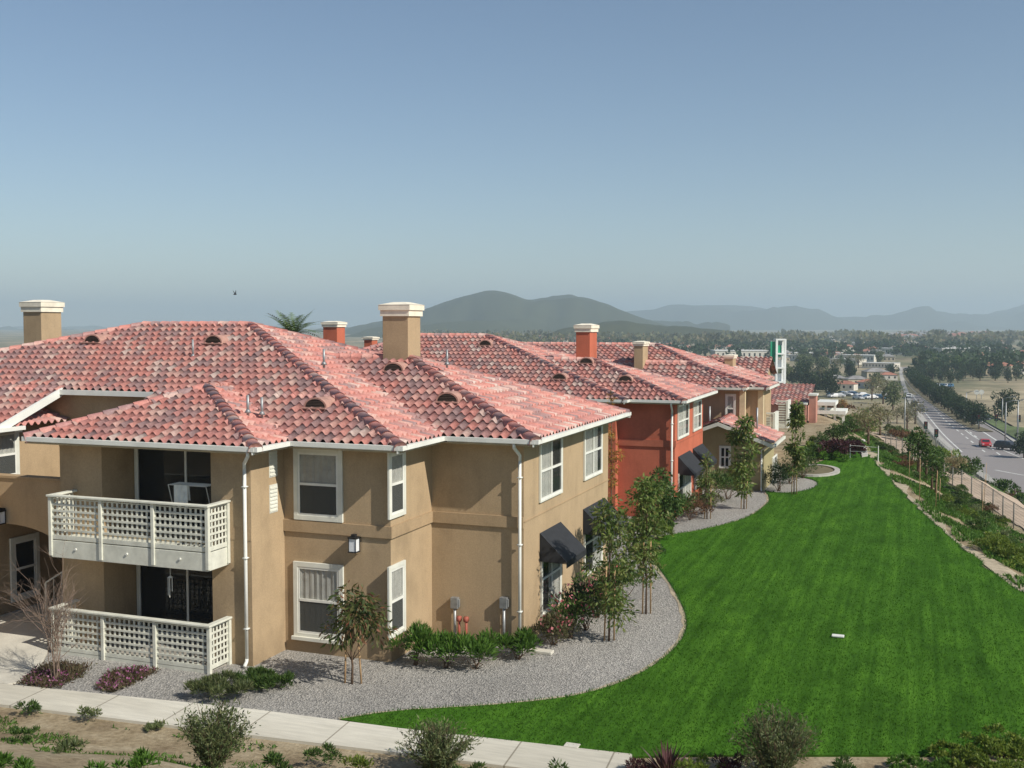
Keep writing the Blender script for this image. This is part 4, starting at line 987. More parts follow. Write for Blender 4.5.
LM = {
 'green': leaf_mat('broad_green_leaves', [(.03,.065,.015), (.06,.12,.025), (.09,.16,.035), (.14,.20,.05)]),
 'mid': leaf_mat('glossy_young_leaves', [(.06,.11,.025), (.11,.18,.035), (.16,.24,.05), (.24,.29,.07), (.20,.17,.06)], spec=.5),
 'dark': leaf_mat('dark_leaves', [(.015,.035,.012), (.03,.06,.02), (.045,.08,.025)]),
 'bright': leaf_mat('bright_green_leaves', [(.05,.12,.015), (.09,.19,.025), (.14,.26,.04)]),
 'olive': leaf_mat('olive_brown_leaves', [(.08,.08,.035), (.12,.12,.05), (.16,.17,.07), (.20,.16,.09)]),
 'loquat': leaf_mat('bronze_green_leaves', [(.035,.06,.02), (.06,.09,.025), (.10,.13,.035), (.13,.12,.04), (.26,.10,.06)]),
 'yellow': leaf_mat('yellow_green_leaves', [(.08,.14,.02), (.15,.22,.03), (.26,.31,.05)]),
 'grey': leaf_mat('grey_green_leaves', [(.07,.10,.04), (.12,.16,.06), (.17,.21,.08), (.22,.23,.10)]),
 'plum': leaf_mat('plum_leaves', [(.04,.015,.02), (.08,.025,.035), (.10,.05,.04)]),
 'rust': leaf_mat('rust_brown_leaves', [(.10,.045,.025), (.16,.075,.04), (.20,.13,.06)]),
 'pink': leaf_mat('pink_flowers', [(.60,.12,.16), (.72,.22,.26), (.8,.36,.38)]),
 'purple': leaf_mat('purple_flowers', [(.30,.08,.20), (.45,.15,.32), (.52,.25,.40)]),
 'brownbed': leaf_mat('brown_groundcover', [(.09,.06,.04), (.15,.10,.06), (.13,.14,.06)]),
 'straw': leaf_mat('dry_straw', [(.28,.22,.12), (.36,.30,.16), (.22,.20,.10)]),
 'orange': leaf_mat('orange_leaves', [(.30,.14,.03), (.42,.20,.04), (.20,.18,.04)]),
}
def leafmesh(name, parts, mats, parent):
    """parts: list of (V, F, material index)"""
    V = []; Fq = []; mi = []; n = 0
    for v, f, k in parts: V.append(v); Fq.append(f+n); mi += [k]*len(f); n += len(v)
    Fq = np.concatenate(Fq); o = np_mesh(name, np.concatenate(V), Fq, mats, parent, rnd=rs.uniform(0, 1, len(Fq)))
    if len(mats) > 1: o.data.polygons.foreach_set('material_index', mi)
    return o
def stems(name, base_r, tips, parent, m=None, rad=.02, n=6, wob=.05):
    mb = MB()
    for b, t_ in tips:
        b = Vector(b); t_ = Vector(t_); pts = []; k = 5
        for i in range(k+1):
            s = i/k; p = b.lerp(t_, s); p += Vector((random.uniform(-1,1), random.uniform(-1,1), 0))*wob*math.sin(math.pi*s); pts.append(p)
        mb.tube(pts, [rad*(1-.7*i/k) for i in range(k+1)], n)
    return mb.build(name, m or M['bark'], parent, smooth=True)
def shrub(loc, w, h, mats, label, cat='shrub', group=None, n=1400, size=.09, aspect=.4, k=14, name='shrub', flowers=None, droop=-.2, spread=.9, stem=True, dep=None, low=-.3):
    t = thing(name, loc, label, cat, group); dep = dep or w
    cl = [(random.gauss(0, .26)*w, random.gauss(0, .26)*dep, h*random.uniform(.3, .72), h*random.uniform(.2, .34)) for _ in range(k)]
    cl = [c for c in cl if abs(c[0]) < w*.5 and abs(c[1]) < dep*.5] or [(0,0,h*.5,h*.4)]
    parts = [(*clump_leaves(cl, n, size, aspect, droop, spread, low=low), 0)]; ms = [LM[mats]]
    if flowers:
        fc, fn, fs = flowers; c2 = [(x, y, z+.04, r*1.05) for x, y, z, r in cl]
        parts.append((*clump_leaves(c2, fn, fs, .9, -.3, .6, hollow=.9, low=-.1), 1)); ms.append(LM[fc])
    for v, f, q in parts: v[:, 2] = np.maximum(v[:, 2], .01)
    leafmesh('foliage', parts, ms, t)
    if stem: stems('stem', 0, [((random.uniform(-.05,.05)*w, random.uniform(-.05,.05)*w, -.03), (c[0]*.8, c[1]*.8, c[2])) for c in cl[:8]], t, rad=.014*max(1, h))
    return t
def groundpos(px, py, flat=True):
    p = terrain_hit(px, py); return p
# --- staked young trees -------------------------------------------------------
def young_tree(loc, h, w, mats, label, n=1500, size=.16, aspect=.3, crown_lo=.35, stakes=2, group='young staked trees', name='young_tree', droop=.5, k=16, trunk_r=.03, lean=0., shape=1., hollow=.35, multi=1):
    t = thing(name, loc, label, 'tree', group)
    cl = []
    for i in range(k):
        s = random.random(); z = h*(crown_lo+(1-crown_lo)*s*.92); ww = w*.5*math.sin(math.pi*min(1, .18+.74*s**shape))
        a = random.uniform(0, 6.28); r = ww*random.uniform(.2, .8); cl.append((r*math.cos(a)+lean*z, r*math.sin(a), z, w*random.uniform(.13, .24)))
    leafmesh('crown', [(*clump_leaves(cl, n, size, aspect, droop, .8, hollow), 0)], [LM[mats]], t)
    tips = [((0, 0, -.05), (lean*h, 0, h*.88))]+[((lean*c[2]*.6, 0, max(.25*h, c[2]-.45*w)), (c[0]*.9, c[1]*.9, c[2])) for c in cl[:9]]
    mb = MB()
    for q, (b, e) in enumerate(tips):
        r0 = trunk_r if q == 0 else trunk_r*.45; b = Vector(b); e = Vector(e)
        mb.tube([b.lerp(e, s)+Vector((random.uniform(-1,1), random.uniform(-1,1), 0))*.03*math.sin(math.pi*s) for s in (0, .25, .5, .75, 1)], [r0, r0*.85, r0*.7, r0*.5, r0*.3], 7)
    mb.build('trunk', M['bark'], t, smooth=True)
    for i in range(stakes):
        sx = (-1, 1)[i]*(.11 if h > 2.5 else .2)+random.uniform(-.03, .03); m = MB(); m.tube([(sx, .1*i, -.05), (sx*.75+random.uniform(-.05,.05), .1*i, h*.42+.35)], .022, 7)
        m.build('stake', M['stake'], t, smooth=True)
    return t
def at(px, py, z=0.012): p = atz(px, py, z); return p
random.seed(3)
young_tree(at(352, 684), 2.1, 1.75, 'loquat', 'small bronze leaved tree on three stakes in the gravel before the corner window', n=1300, size=.16, aspect=.3, crown_lo=.42, k=15, droop=.8, shape=.8)
young_tree(at(609, 641), 3.7, 1.7, 'mid', 'leafy young tree on stakes beside the pink flowering shrubs', n=2700, size=.135, aspect=.38, crown_lo=.2, k=26, droop=.4, hollow=.1)
young_tree(at(646, 614), 4.0, 1.6, 'mid', 'taller young tree on stakes at the widest bend of the gravel', n=2500, size=.135, aspect=.38, crown_lo=.22, k=26, droop=.4, hollow=.1)
young_tree(at(707, 519), 2.9, 1.0, 'mid', 'thin yellowish young tree before the red block corner', n=600, size=.17, crown_lo=.25, k=14, hollow=.1)
young_tree(at(744, 509), 4.2, 1.6, 'mid', 'bushy young tree before the low gabled wing', n=2000, size=.2, aspect=.36, crown_lo=.16, k=26, hollow=.1)
young_tree(at(794, 495), 4.6, .95, 'mid', 'narrow upright young tree past the gabled wing', n=1500, size=.22, aspect=.36, crown_lo=.15, k=22, hollow=.1)
young_tree((-9.9, 36.4, .012), 5.9, .8, 'orange', 'slender orange leaved tree in the gap between the tan and red blocks', n=700, size=.14, crown_lo=.3, k=16, stakes=0, group=None)
young_tree((-9.3, 41.0, .012), 2.3, 1.9, 'green', 'green tree filling the gap in front of the red wall', n=2600, size=.17, aspect=.4, crown_lo=.12, k=22, stakes=0, group=None)
# --- shrubs along the walls ---------------------------------------------------
for (px, py, w, h, lab) in ((415, 665, 1.15, .85, 'bright green shrub nearest the narrow ground floor side window'), (447, 668, 1.0, .75, 'green shrub in front of the red gas pipes'),
                            (476, 669, .95, .8, 'rounded green shrub in front of the wing wall meter pipes'), (518, 659, .75, .62, 'small lone green shrub at the foot of the corner downspout')):
    shrub(at(px, py), w, h, 'bright', lab, group='green shrubs along the tan wall', n=1300, size=.15, aspect=.22, k=12, droop=-.6, spread=.55)
for (px, py, w, h, mt, lab, fl) in ((553, 645, 1.0, .8, 'olive', 'low flowering shrub nearest the corner of the tan wing', ('pink', 60, .075)), (570, 638, 1.1, 1.15, 'green', 'pink flowering shrub under the first awning', ('pink', 90, .08)),
                            (586, 630, 1.0, 1.35, 'dark', 'dark leaved shrub with pink flowers between the two awnings', ('pink', 70, .08)), (597, 618, 1.2, 1.3, 'green', 'flowering shrub under the second awning', ('pink', 60, .08)), (622, 600, 1.2, 1.25, 'green', 'dense shrub beyond the second awning', None), (640, 575, 1.4, 1.2, 'dark', 'dark shrub at the far corner of the tan wing', None)):
    shrub(at(px, py), w, h, mt, lab, group='flowering shrubs under the awnings' if fl else None, n=1500, size=.1, aspect=.35, k=14, flowers=fl, droop=-.5)
for (px, py, w, h, mt, lab) in ((671, 524, 2.2, 1.5, 'green', 'grassy green shrub at the red block corner'), (690, 520, 1.5, .95, 'rust', 'brown shrub under the first awning of the red block'), (703, 514, 1.5, 1.0, 'olive', 'olive shrub under the second awning of the red block'),
                            (727, 499, 1.6, 1.3, 'green', 'green shrub below the gabled wing window'), (779, 491, 1.2, 1.3, 'dark', 'dark rounded shrub at the right foot of the gabled wing'), (712, 500, 1.6, 1.5, 'green', 'green shrub in the recess beside the red block'),
                            (790, 484, 1.6, 1.2, 'olive', 'olive shrub on the far gravel pad'), (803, 478, 1.4, 1.6, 'green', 'green bush at the far end of the gravel pad'), (657, 540, 1.2, .55, 'yellow', 'low yellow flowering plant at the lawn edge by the red block')):
    shrub(at(px, py), w, h, mt, lab, n=1200, size=.13, aspect=.3, k=13, droop=-.4)
# low spreading plants in front
for (px, py, w, h, dep, lab) in ((221, 698, 1.35, .42, .9, 'low feathery green plant by the walk at the balcony corner'), (262, 688, 1.4, .3, .9, 'low spreading green plant at the foot of the downspout')):
    shrub(at(px, py), w, h, 'grey' if px < 240 else 'green', lab, n=4200, size=.12, aspect=.16, k=30, dep=dep, droop=-.8, spread=.8, stem=False, name='ground_shrub', group='low spreading plants by the walk')
for (poly, mt, fl, lab) in (([(18,686),(42,668),(60,665),(88,668),(84,676),(56,690)], 'brownbed', 'purple', 'brown ground cover patch with purple flowers under the bare twigs'), ([(97,690),(108,675),(140,670),(156,673),(135,684),(112,694)], 'brownbed', 'purple', 'purple flowered ground cover patch before the patio fence')):
    pts = [Vector(at(*p)) for p in poly]; t = thing('flower_patch', sum(pts, Vector())/len(pts), lab, 'ground cover', 'purple flower patches by the patio'); c0 = t.location
    n = 2600; tri = [(pts[0], pts[i], pts[i+1]) for i in range(1, len(pts)-1)]; Pp = []
    for _ in range(n):
        a, b, c = random.choices(tri, [((b-a).cross(c-a)).length for a, b, c in tri])[0]; u, v = random.random(), random.random()
        if u+v > 1: u, v = 1-u, 1-v
        q = a+(b-a)*u+(c-a)*v-c0; Pp.append((q.x+random.gauss(0,.05), q.y+random.gauss(0,.05), random.uniform(0, .09)))
    Pp = np.array(Pp); v1, f1 = leaf_quads(Pp, np.tile([0,0,.7], (n,1)), .09, .3, 0, .8); fp = Pp[rs.choice(n, 300)]+[0,0,.06]
    if 'bare' in lab: fp = fp[fp[:, 0] > -5]; fp = fp[(fp[:, 1] < 0)]
    v2, f2 = leaf_quads(fp, np.tile([0,0,.5], (len(fp),1)), .05, .9, 0, 1.)
    leafmesh('foliage', [(v1, f1, 0), (v2, f2, 1)], [LM[mt], LM[fl]], t)
# bare twiggy bush beside the patio
bt = thing('bare_bush', at(56, 681), 'leafless twiggy bush standing at the left end of the patio fence', 'bush')
mb = MB()
def twig(p, d, L, r, dep):
    q = p+d*L; mid = p.lerp(q, .5)+Vector((random.uniform(-1,1), random.uniform(-1,1), 0))*L*.06
    mb.tube([p, mid, q], [r, r*.8, r*.6], 4, cap=False)
    if dep == 0: return
    for _ in range(3 if dep > 1 else 4):
        s = random.uniform(.35, 1); nd = (d+Vector((random.gauss(0,.38), random.gauss(0,.38), random.gauss(0,.35)-.25*(3-dep)*.5))).normalized()
        twig(p.lerp(q, s), nd, L*random.uniform(.5, .8), r*.55, dep-1)
for _ in range(13):
    twig(Vector((random.uniform(-.1,.1), random.uniform(-.1,.1), -.02)), Vector((random.gauss(-.03,.15), random.gauss(0,.14), 1.4)).normalized(), random.uniform(1.0, 1.6), .013, 3)
M['twig'] = mat('dry_twigs', (.20,.145,.11), .9, .15, 20.)
mb.build('branches', M['twig'], bt)
# --- foreground bank ------------------------------------------------------------
def wisp(px, py, w, h, mats, label, n=2600, size=.085, aspect=.24, nst=40, flowers=None):
    p = terrain_hit(px, py); t = thing('wispy_bush', p, label, 'bush')
    Pp = []; D = []; tips = []
    for i in range(nst):
        a = random.uniform(0, 6.28); r = random.uniform(.1, 1)**.7*w*.5; tip = Vector((r*math.cos(a), r*math.sin(a), h*(1-.35*(r/(w*.5))**2)*random.uniform(.7, 1.05))); b = Vector((random.uniform(-.04,.04), random.uniform(-.04,.04), -.05))
        mid = b.lerp(tip, .5)+Vector((math.cos(a), math.sin(a), 0))*w*.10*-.3; tips.append((b, mid, tip))
        m = n//nst
        for _ in range(m):
            s = random.uniform(.22, 1.02); q = (b.lerp(mid, min(1, 2*s)) if s < .5 else mid.lerp(tip, 2*s-1)); sp_ = .02+.08*s
            Pp.append((q.x+random.gauss(0, sp_), q.y+random.gauss(0, sp_), q.z+random.gauss(0, .03))); D.append(((tip-b).normalized()))
    Pp = np.array(Pp); D = np.array([tuple(d) for d in D]); v, f = leaf_quads(Pp, D*.8, size, aspect, 0, .8); parts = [(v, f, 0)]; ms = [LM[mats]]
    if flowers:
        k = rs.choice(len(Pp), flowers[1]); v2, f2 = leaf_quads(Pp[k], D[k], .045, .8, 0, 1.); parts.append((v2, f2, 1)); ms.append(LM[flowers[0]])
    leafmesh('foliage', parts, ms, t)
    mb = MB()
    for b, m_, e in tips: mb.tube([b, m_, e], [.011, .008, .004], 4, cap=False)
    mb.build('stem', M['bark'], t); return t
wisp(212, 772, 1.15, 1.15, 'grey', 'upright grey green wispy bush on the dirt bank in front of the walk', n=6500, nst=60)
wisp(437, 776, 1.35, 1.05, 'grey', 'airy yellow green bush overlapping the walk', n=5500, nst=60, flowers=('straw', 120))
wisp(775, 785, 1.55, 1.35, 'grey', 'rounded olive brown bush at the near edge of the lawn', n=8000, nst=80, flowers=('straw', 260))
fx = thing('spiky_plant', terrain_hit(667, 778), 'spiky dark red leaved plant at the right end of the walk', 'plant')
mb = MB()
for i in range(70):
    a = random.uniform(0, 6.28); el = random.uniform(.35, 1.35); L = random.uniform(.45, .75); d = Vector((math.cos(a)*math.cos(el), math.sin(a)*math.cos(el), math.sin(el))); s = Vector((-math.sin(a), math.cos(a), 0))*.022
    b = Vector((0,0,0)); m1 = d*L*.6; tip = d*L+Vector((0,0,-.06*L)); mb.poly([b-s*.6, b+s*.6, m1+s, tip, m1-s])
mb.build('leaves', mat('dark_red_blade', (.07,.03,.03), .5, .3, 9.), fx)
def weed(px, py, w, h, mt, label, n=500, size=.09, aspect=.25, fl=None, name='weed_clump', group='weed clumps on the dirt bank', hit=True, k=9):
    p = terrain_hit(px, py) if hit else at(px, py)
    return shrub(p, w, h, mt, label, 'weeds', group, n=n, size=size, aspect=aspect, k=k, name=name, stem=False, flowers=fl, droop=-.5)
ws = [(32, 716, .5, .28, 'green', 'small weed tuft below the walk at the far left'), (88, 722, .42, .3, 'grey', 'second weed tuft below the walk'), (18, 742, .8, .18, 'green', 'flat weeds on bare dirt at the left edge'), (160, 730, .5, .12, 'grey', 'flat grey weed patch before the wispy bush'),
      (70, 752, .6, .12, 'grey', 'thin weed patch in the middle of the bare dirt'), (325, 768, .75, .35, 'green', 'leafy weed between the two wispy bushes'), (365, 774, .55, .35, 'yellow', 'yellow green weed left of the airy bush'), (276, 778, .7, .3, 'green', 'green weed right of the upright bush'),
      (120, 776, .9, .2, 'bright', 'bright green weeds at the lower left'), (30, 775, 1.5, .25, 'bright', 'broad bright weed mat in the lower left corner'), (470, 792, .9, .4, 'green', 'green weed right of the airy bush'), (560, 800, 1.1, .5, 'green', 'weed clump under the end of the walk'),
      (700, 775, .9, .3, 'yellow', 'yellow green weeds beside the spiky plant'), (735, 778, .8, .35, 'plum', 'plum coloured weed left of the round olive bush'), (840, 778, .8, .3, 'green', 'weed right of the round olive bush'), (640, 775, .5, .25, 'plum', 'small plum weed at the end of the walk')]
for px, py, w, h, mt, lab in ws: weed(px, py, w, h, mt, lab, n=int(700*w))
for i, (px, py, w, h) in enumerate(((965, 765, 1.3, .3), (1004, 758, 1.4, .42), (1050, 765, 1.6, .45), (1010, 782, 1.6, .4), (925, 778, 1.1, .25))):
    shrub(terrain_hit(px, py), w, h, 'bright' if i in (2, 4) else 'yellow', ('yellow green ground shrub in the lower right corner', 'largest yellow green shrub at the lower right lawn edge', 'bright shrub at the right edge below the lawn', 'yellow green shrub beneath the lower right lawn corner', 'small bright shrub left of the corner shrubs')[i], group='shrubs in the lower right corner', n=2600, size=.07, aspect=.4, k=22)
# --- bank on the right ------------------------------------------------------------
random.seed(21)
def on_bank(s, y): x = float(edge_x(y))+.6+s; return (x, y, zfun(x, y)-.03)
protos = {}
def proto(key, fn):
    if key not in protos: protos[key] = fn(); return protos[key], True
    return protos[key], False
def ordn(i):
    return '%d%s' % (i, 'th' if 10 <= i % 100 <= 20 else {1: 'st', 2: 'nd', 3: 'rd'}.get(i % 10, 'th'))
kinds = [('green', .9, .5), ('dark', .7, .5), ('grey', .7, .45), ('yellow', 1.0, .5), ('rust', .9, .55), ('bright', .8, .35)]
PR = {}
for mt, w, h in kinds:
    PR[mt] = shrub((0, 0, -200), w, h, mt, 'proto', n=620, size=.1, aspect=.4, k=12, stem=False, name='bank_shrub')
bank = []
for _ in range(210):
    y = random.uniform(24, 95) if random.random() < .8 else random.uniform(60, 110); s = random.choice([random.uniform(.9, 6.3), random.uniform(.9, 6.3), random.uniform(11.5, 22)])
    mt = random.choices([k[0] for k in kinds], [5, 1.6, 3.5, 2, 1.2, 5])[0]; bank.append((y, s, mt))
for y in np.arange(34, 60, 1.3): bank.append((y, 6.0+random.uniform(-.25, .25), 'rust'))
for y in (31.5, 33, 34.2, 35.5, 36.8, 38): bank.append((y, random.uniform(1.2, 2.6), 'yellow'))
bank.sort(); cnt = {}
adj = {'green': 'mid green', 'dark': 'dark green', 'grey': 'grey green', 'yellow': 'yellow green', 'rust': 'rusty brown', 'bright': 'bright low'}
for y, s, mt in bank:
    up = s < 7; key = (mt, up); cnt[key] = cnt.get(key, 0)+1
    copytree(PR[mt], on_bank(s, y), random.uniform(0, 6.28), '%s shrub on the bank %s, %s from the nearest' % (adj[mt], 'between lawn and fence' if up else 'beyond the dirt track', ordn(cnt[key])), (random.uniform(.6, 1.35), random.uniform(.6, 1.35), random.uniform(.6, 1.15)))
for c in [o for o in COL.objects if o.name.startswith('bank_shrub') and o.parent is None and not o.get('group')]: c['group'] = 'shrubs scattered on the bank beside the lawn'
for i in range(120):
    y = random.uniform(82, 210); s = random.uniform(-4, 30); mt = random.choices(('green', 'grey', 'yellow', 'rust', 'bright'), (4, 4, 1.5, 1.5, 2))[0]; k = random.uniform(1.6, 3.2)*(.6 if y < 105 and s < 4 else 1)
    copytree(PR[mt], on_bank(s, y), random.uniform(0, 6.28), '%s bush on the far slope beyond the lawn, %s of the scattered bushes' % (adj[mt], ordn(i+1)), (k, k, k*random.uniform(.7, 1.1)))['group'] = 'bushes on the far slope'
for o in PR.values():
    for ch in list(o.children): bpy.data.objects.remove(ch)
    bpy.data.objects.remove(o)
# thin tufty grass over the bank
n = 46000; ys = rs.uniform(22, 90, n); ss = rs.uniform(.15, 6.4, n); xn = 14000; ys = np.concatenate([ys, rs.uniform(22, 72, xn)]); ss = np.concatenate([ss, rs.uniform(-.45, 1.3, xn)])
keep = np.array([noise.noise(Vector((y*.35, s*.7, 1.))) > (-.22 if s > 1.2 else -.12) for y, s in zip(ys, ss)]); ys, ss = ys[keep], ss[keep]
Pp = np.array([on_bank(s, y) for s, y in zip(ss, ys)]); Pp[:, 2] += .03
v, f = leaf_quads(Pp, np.tile([0,0,1.], (len(Pp),1)), .17, .35, 0, .7)
o = np_mesh('bank_grass', v, f, LM['bright'], rnd=rs.uniform(0, .7, len(f))); tag(o, 'short green growth covering the bank between lawn and fence', 'ground cover', kind='stuff')
n = 30000; y_ = rs.uniform(17.4, 12.5, n); x_ = rs.uniform(-19, 2.5, n); keep = np.array([noise.noise(Vector((a*.9, b*.9, 5.))) > .10+.30*min(1, max(0, (b-15.8)/1.6)) for a, b in zip(x_, y_)]); x_, y_ = x_[keep], y_[keep]
Pp = np.array([(a, b, zfun(a, b)) for a, b in zip(x_, y_)]); ok = np.array([b < 17.2+(a+12)*.09 for a, b in zip(x_, y_)]); Pp = Pp[ok]
v, f = leaf_quads(Pp, np.tile([0,0,.8], (len(Pp),1)), .085, .3, 0, .9)
o = np_mesh('dirt_bank_grass', v, f, LM['bright'], rnd=rs.uniform(0, 1, len(f))); tag(o, 'thin green weeds scattered over the dirt bank below the walk', 'ground cover', kind='stuff')
# grass blades standing along the cut edges of the lawn
ed = []
for chain in (gl, gl2, rb):
    for a, b in zip(chain[:-1], chain[1:]):
        L = math.dist(a, b)
        for _ in range(int(L*55)): s = random.random(); ed.append((a[0]+(b[0]-a[0])*s+random.gauss(0,.03), a[1]+(b[1]-a[1])*s+random.gauss(0,.03), .03))
ed = np.array(ed); v, f = leaf_quads(ed, np.tile([0,0,1.], (len(ed),1)), .075, .2, 0, .6)
M['blade'] = leaf_mat('lawn_blade', [(.035,.12,.015), (.05,.16,.02), (.06,.18,.025)])
tag(np_mesh('grass', v, f, M['blade'], rnd=rs.uniform(0,1,len(f))), 'uneven grass blades along the cut edge of the lawn', 'grass', kind='stuff')

# short blades over the whole lawn
import mathutils
lp = [Vector((x, y, 0)) for x, y in lawn_poly]; tr = mathutils.geometry.tessellate_polygon([lp]); tri = np.array([[lp[i][:2] for i in t_] for t_ in tr])
ar = np.abs((tri[:,1,0]-tri[:,0,0])*(tri[:,2,1]-tri[:,0,1])-(tri[:,2,0]-tri[:,0,0])*(tri[:,1,1]-tri[:,0,1]))
cen = tri.mean(1); wgt = ar*np.clip(28/np.maximum(cen[:,1], 20), .2, 1.3)**1.5; n = 100000; ix = rs.choice(len(tri), n, p=wgt/wgt.sum()); u = rs.uniform(0, 1, (n, 2)); fl_ = u.sum(1) > 1; u[fl_] = 1-u[fl_]
xy = tri[ix,0]+(tri[ix,1]-tri[ix,0])*u[:,:1]+(tri[ix,2]-tri[ix,0])*u[:,1:]
Pp = np.column_stack([xy, np.full(n, .04)]); v, f = leaf_quads(Pp, np.tile([0,0,.9], (n,1)), .05, .28, 0, .8)
strp = np.array([noise.noise(Vector((x*3.4+.25*math.sin(y*.13), y*.03, 4.)))+.5*noise.noise(Vector((x*7.3, y*.05, 9.))) for x, y in xy])
M['blade2'] = leaf_mat('lawn_blade_mix', [(.043,.116,.012), (.050,.130,.014), (.057,.143,.016), (.076,.166,.024)], trans=.3, rough=.9, spec=.05)
tag(np_mesh('grass', v, f, M['blade2'], rnd=np.clip(.42+.34*strp+rs.normal(0, .17, n), 0, 1)), 'short mown grass blades over the whole lawn', 'grass', kind='stuff')

for i, (px, py, w_, h_) in enumerate(((990, 553, 1.3, .6), (1004, 560, 1.5, .7), (1017, 567, 1.5, .7), (1030, 575, 1.6, .7), (996, 546, 1.1, .5))):
    shrub(terrain_hit(px, py), w_, h_, 'yellow', 'yellow green spreading shrub at the right edge of the lawn, %s from the left' % ordn((1, 3, 4, 5, 2)[i]), group='yellow green shrubs at the right lawn edge', n=1500, size=.09, aspect=.35, k=16, stem=False)
# ------------------------------------------------------------------ fences on the bank
def wire_fence(name, line, h, sp, label, zf, m, rail=True):
    t = world_parts(thing(name, (*line[0], zf(*line[0])), label, 'fence')); pts = [Vector(line[0])]; acc = 0
    for a, b in zip(line[:-1], line[1:]):
        A_ = Vector(a); B_ = Vector(b); L = (B_-A_).length; s = 0
        while acc+(L-s) >= sp: s += sp-acc; acc = 0; pts.append(A_+(B_-A_)*(s/L))
        acc += L-s
    P3 = [Vector((p.x, p.y, zf(p.x, p.y))) for p in pts]
    for p in P3:
        mb = MB(); mb.tube([p-Vector((0,0,.2)), p+Vector((0,0,h))], .04, 6); mb.build('post', m, t, smooth=True)
    mb = MB(); k = 9
    for a, b in zip(P3[:-1], P3[1:]):
        if rail: mb.tube([a+Vector((0,0,h-.04)), b+Vector((0,0,h-.04))], .02, 4, cap=False)
        for i in range(k): z = h*(.06+.86*i/(k-1)); mb.bar(a+Vector((0,0,z)), b+Vector((0,0,z)), .008)
        L = (b-a).length; nn = int(L/.22)
        for i in range(1, nn): q = a.lerp(b, i/nn); mb.bar(q+Vector((0,0,.05)), q+Vector((0,0,h-.06)), .007)
    mb.build('wire_panel', m, t); return t
M['post'] = mat('weathered_fence_steel', (.20,.19,.165), .7, .12, 5.)
M['post2'] = mat('grey_fence_steel', (.34,.34,.31), .6, .1, 5., metal=.3)
wire_fence('wire_fence', side_line(6.5, 26, 108, 1.), 1.45, 2.6, 'brown wire fence on steel posts along the near side of the dirt track', lambda x, y: zfun(x, y), M['post'])
kp = [p for p in Lk if p[1] < 330]
def off_line(pts, o):
    out = []
    for i, p in enumerate(pts):
        d = Vector(pts[min(i+1, len(pts)-1)])-Vector(pts[max(i-1, 0)]); d.normalize(); out.append((p[0]-d.y*o, p[1]+d.x*o))
    return out
wire_fence('wire_fence', off_line(kp, 2.9), 1.9, 3.2, 'pale grey wire fence standing beside the road pavement', lambda x, y: max(RZ, zfun(x, y)), M['post2'])
# ------------------------------------------------------------------ trees far off
random.seed(5)
def big_tree(name, h, w, mt, n=700, size=.9, lo=.25, k=16, label='proto'):
    t = thing(name, (0, 0, -300), label, 'tree'); cl = []
    for i in range(k):
        a = random.uniform(0, 6.28); r = random.uniform(0, .36)*w; z = h*random.uniform(lo+.12, .86); cl.append((r*math.cos(a), r*math.sin(a), z, w*random.uniform(.16, .26)*(1.25-.5*z/h)))
    leafmesh('crown', [(*clump_leaves(cl, n, size, .6, .1, .8, .5), 0)], [LM[mt]], t)
    mb = MB(); mb.tube([(0,0,-.3), (.05*h*.2,0,h*.3), (0,0,h*.6)], [.035*h, .025*h, .012*h], 7)
    for c in cl[:5]: mb.tube([(0,0,h*.3), (c[0]*.6, c[1]*.6, c[2]*.85)], [.016*h, .008*h], 5)
    mb.build('trunk', M['bark'], t, smooth=True); return t
LM['bare'] = leaf_mat('thin_brown_foliage', [(.16,.14,.08), (.22,.19,.10), (.20,.22,.09), (.28,.22,.13)])
BK = mat('pale_grey_bark', (.24,.19,.14), .9, .15, 3.)
T = {'dark': big_tree('street_tree', 6, 5, 'dark', 1500, .42), 'green': big_tree('leafy_tree', 6, 4.6, 'green', 1300, .42), 'olive': big_tree('olive_tree', 5.5, 4.2, 'bare', 620, .3),
     'yellow': big_tree('yellow_tree', 5, 4, 'yellow', 1000, .38), 'orange': big_tree('orange_tree', 4.6, 3.8, 'orange', 900, .36), 'tall': big_tree('tall_tree', 9, 6, 'dark', 1500, .6, lo=.12, k=22), 'slim': big_tree('slim_tree', 4.0, 2.2, 'green', 420, .26, lo=.3), 'grey': big_tree('grey_tree', 6, 5, 'grey', 1100, .45)}
def put(kind, p, label, s=1., group=None):
    c = copytree(T[kind], p, random.uniform(0, 6.28), label, (s*random.uniform(.9, 1.15), s*random.uniform(.9, 1.15), s*random.uniform(.92, 1.1)))
    if group: c['group'] = group
    return c
def hitp(px, py): return terrain_hit(px, py)
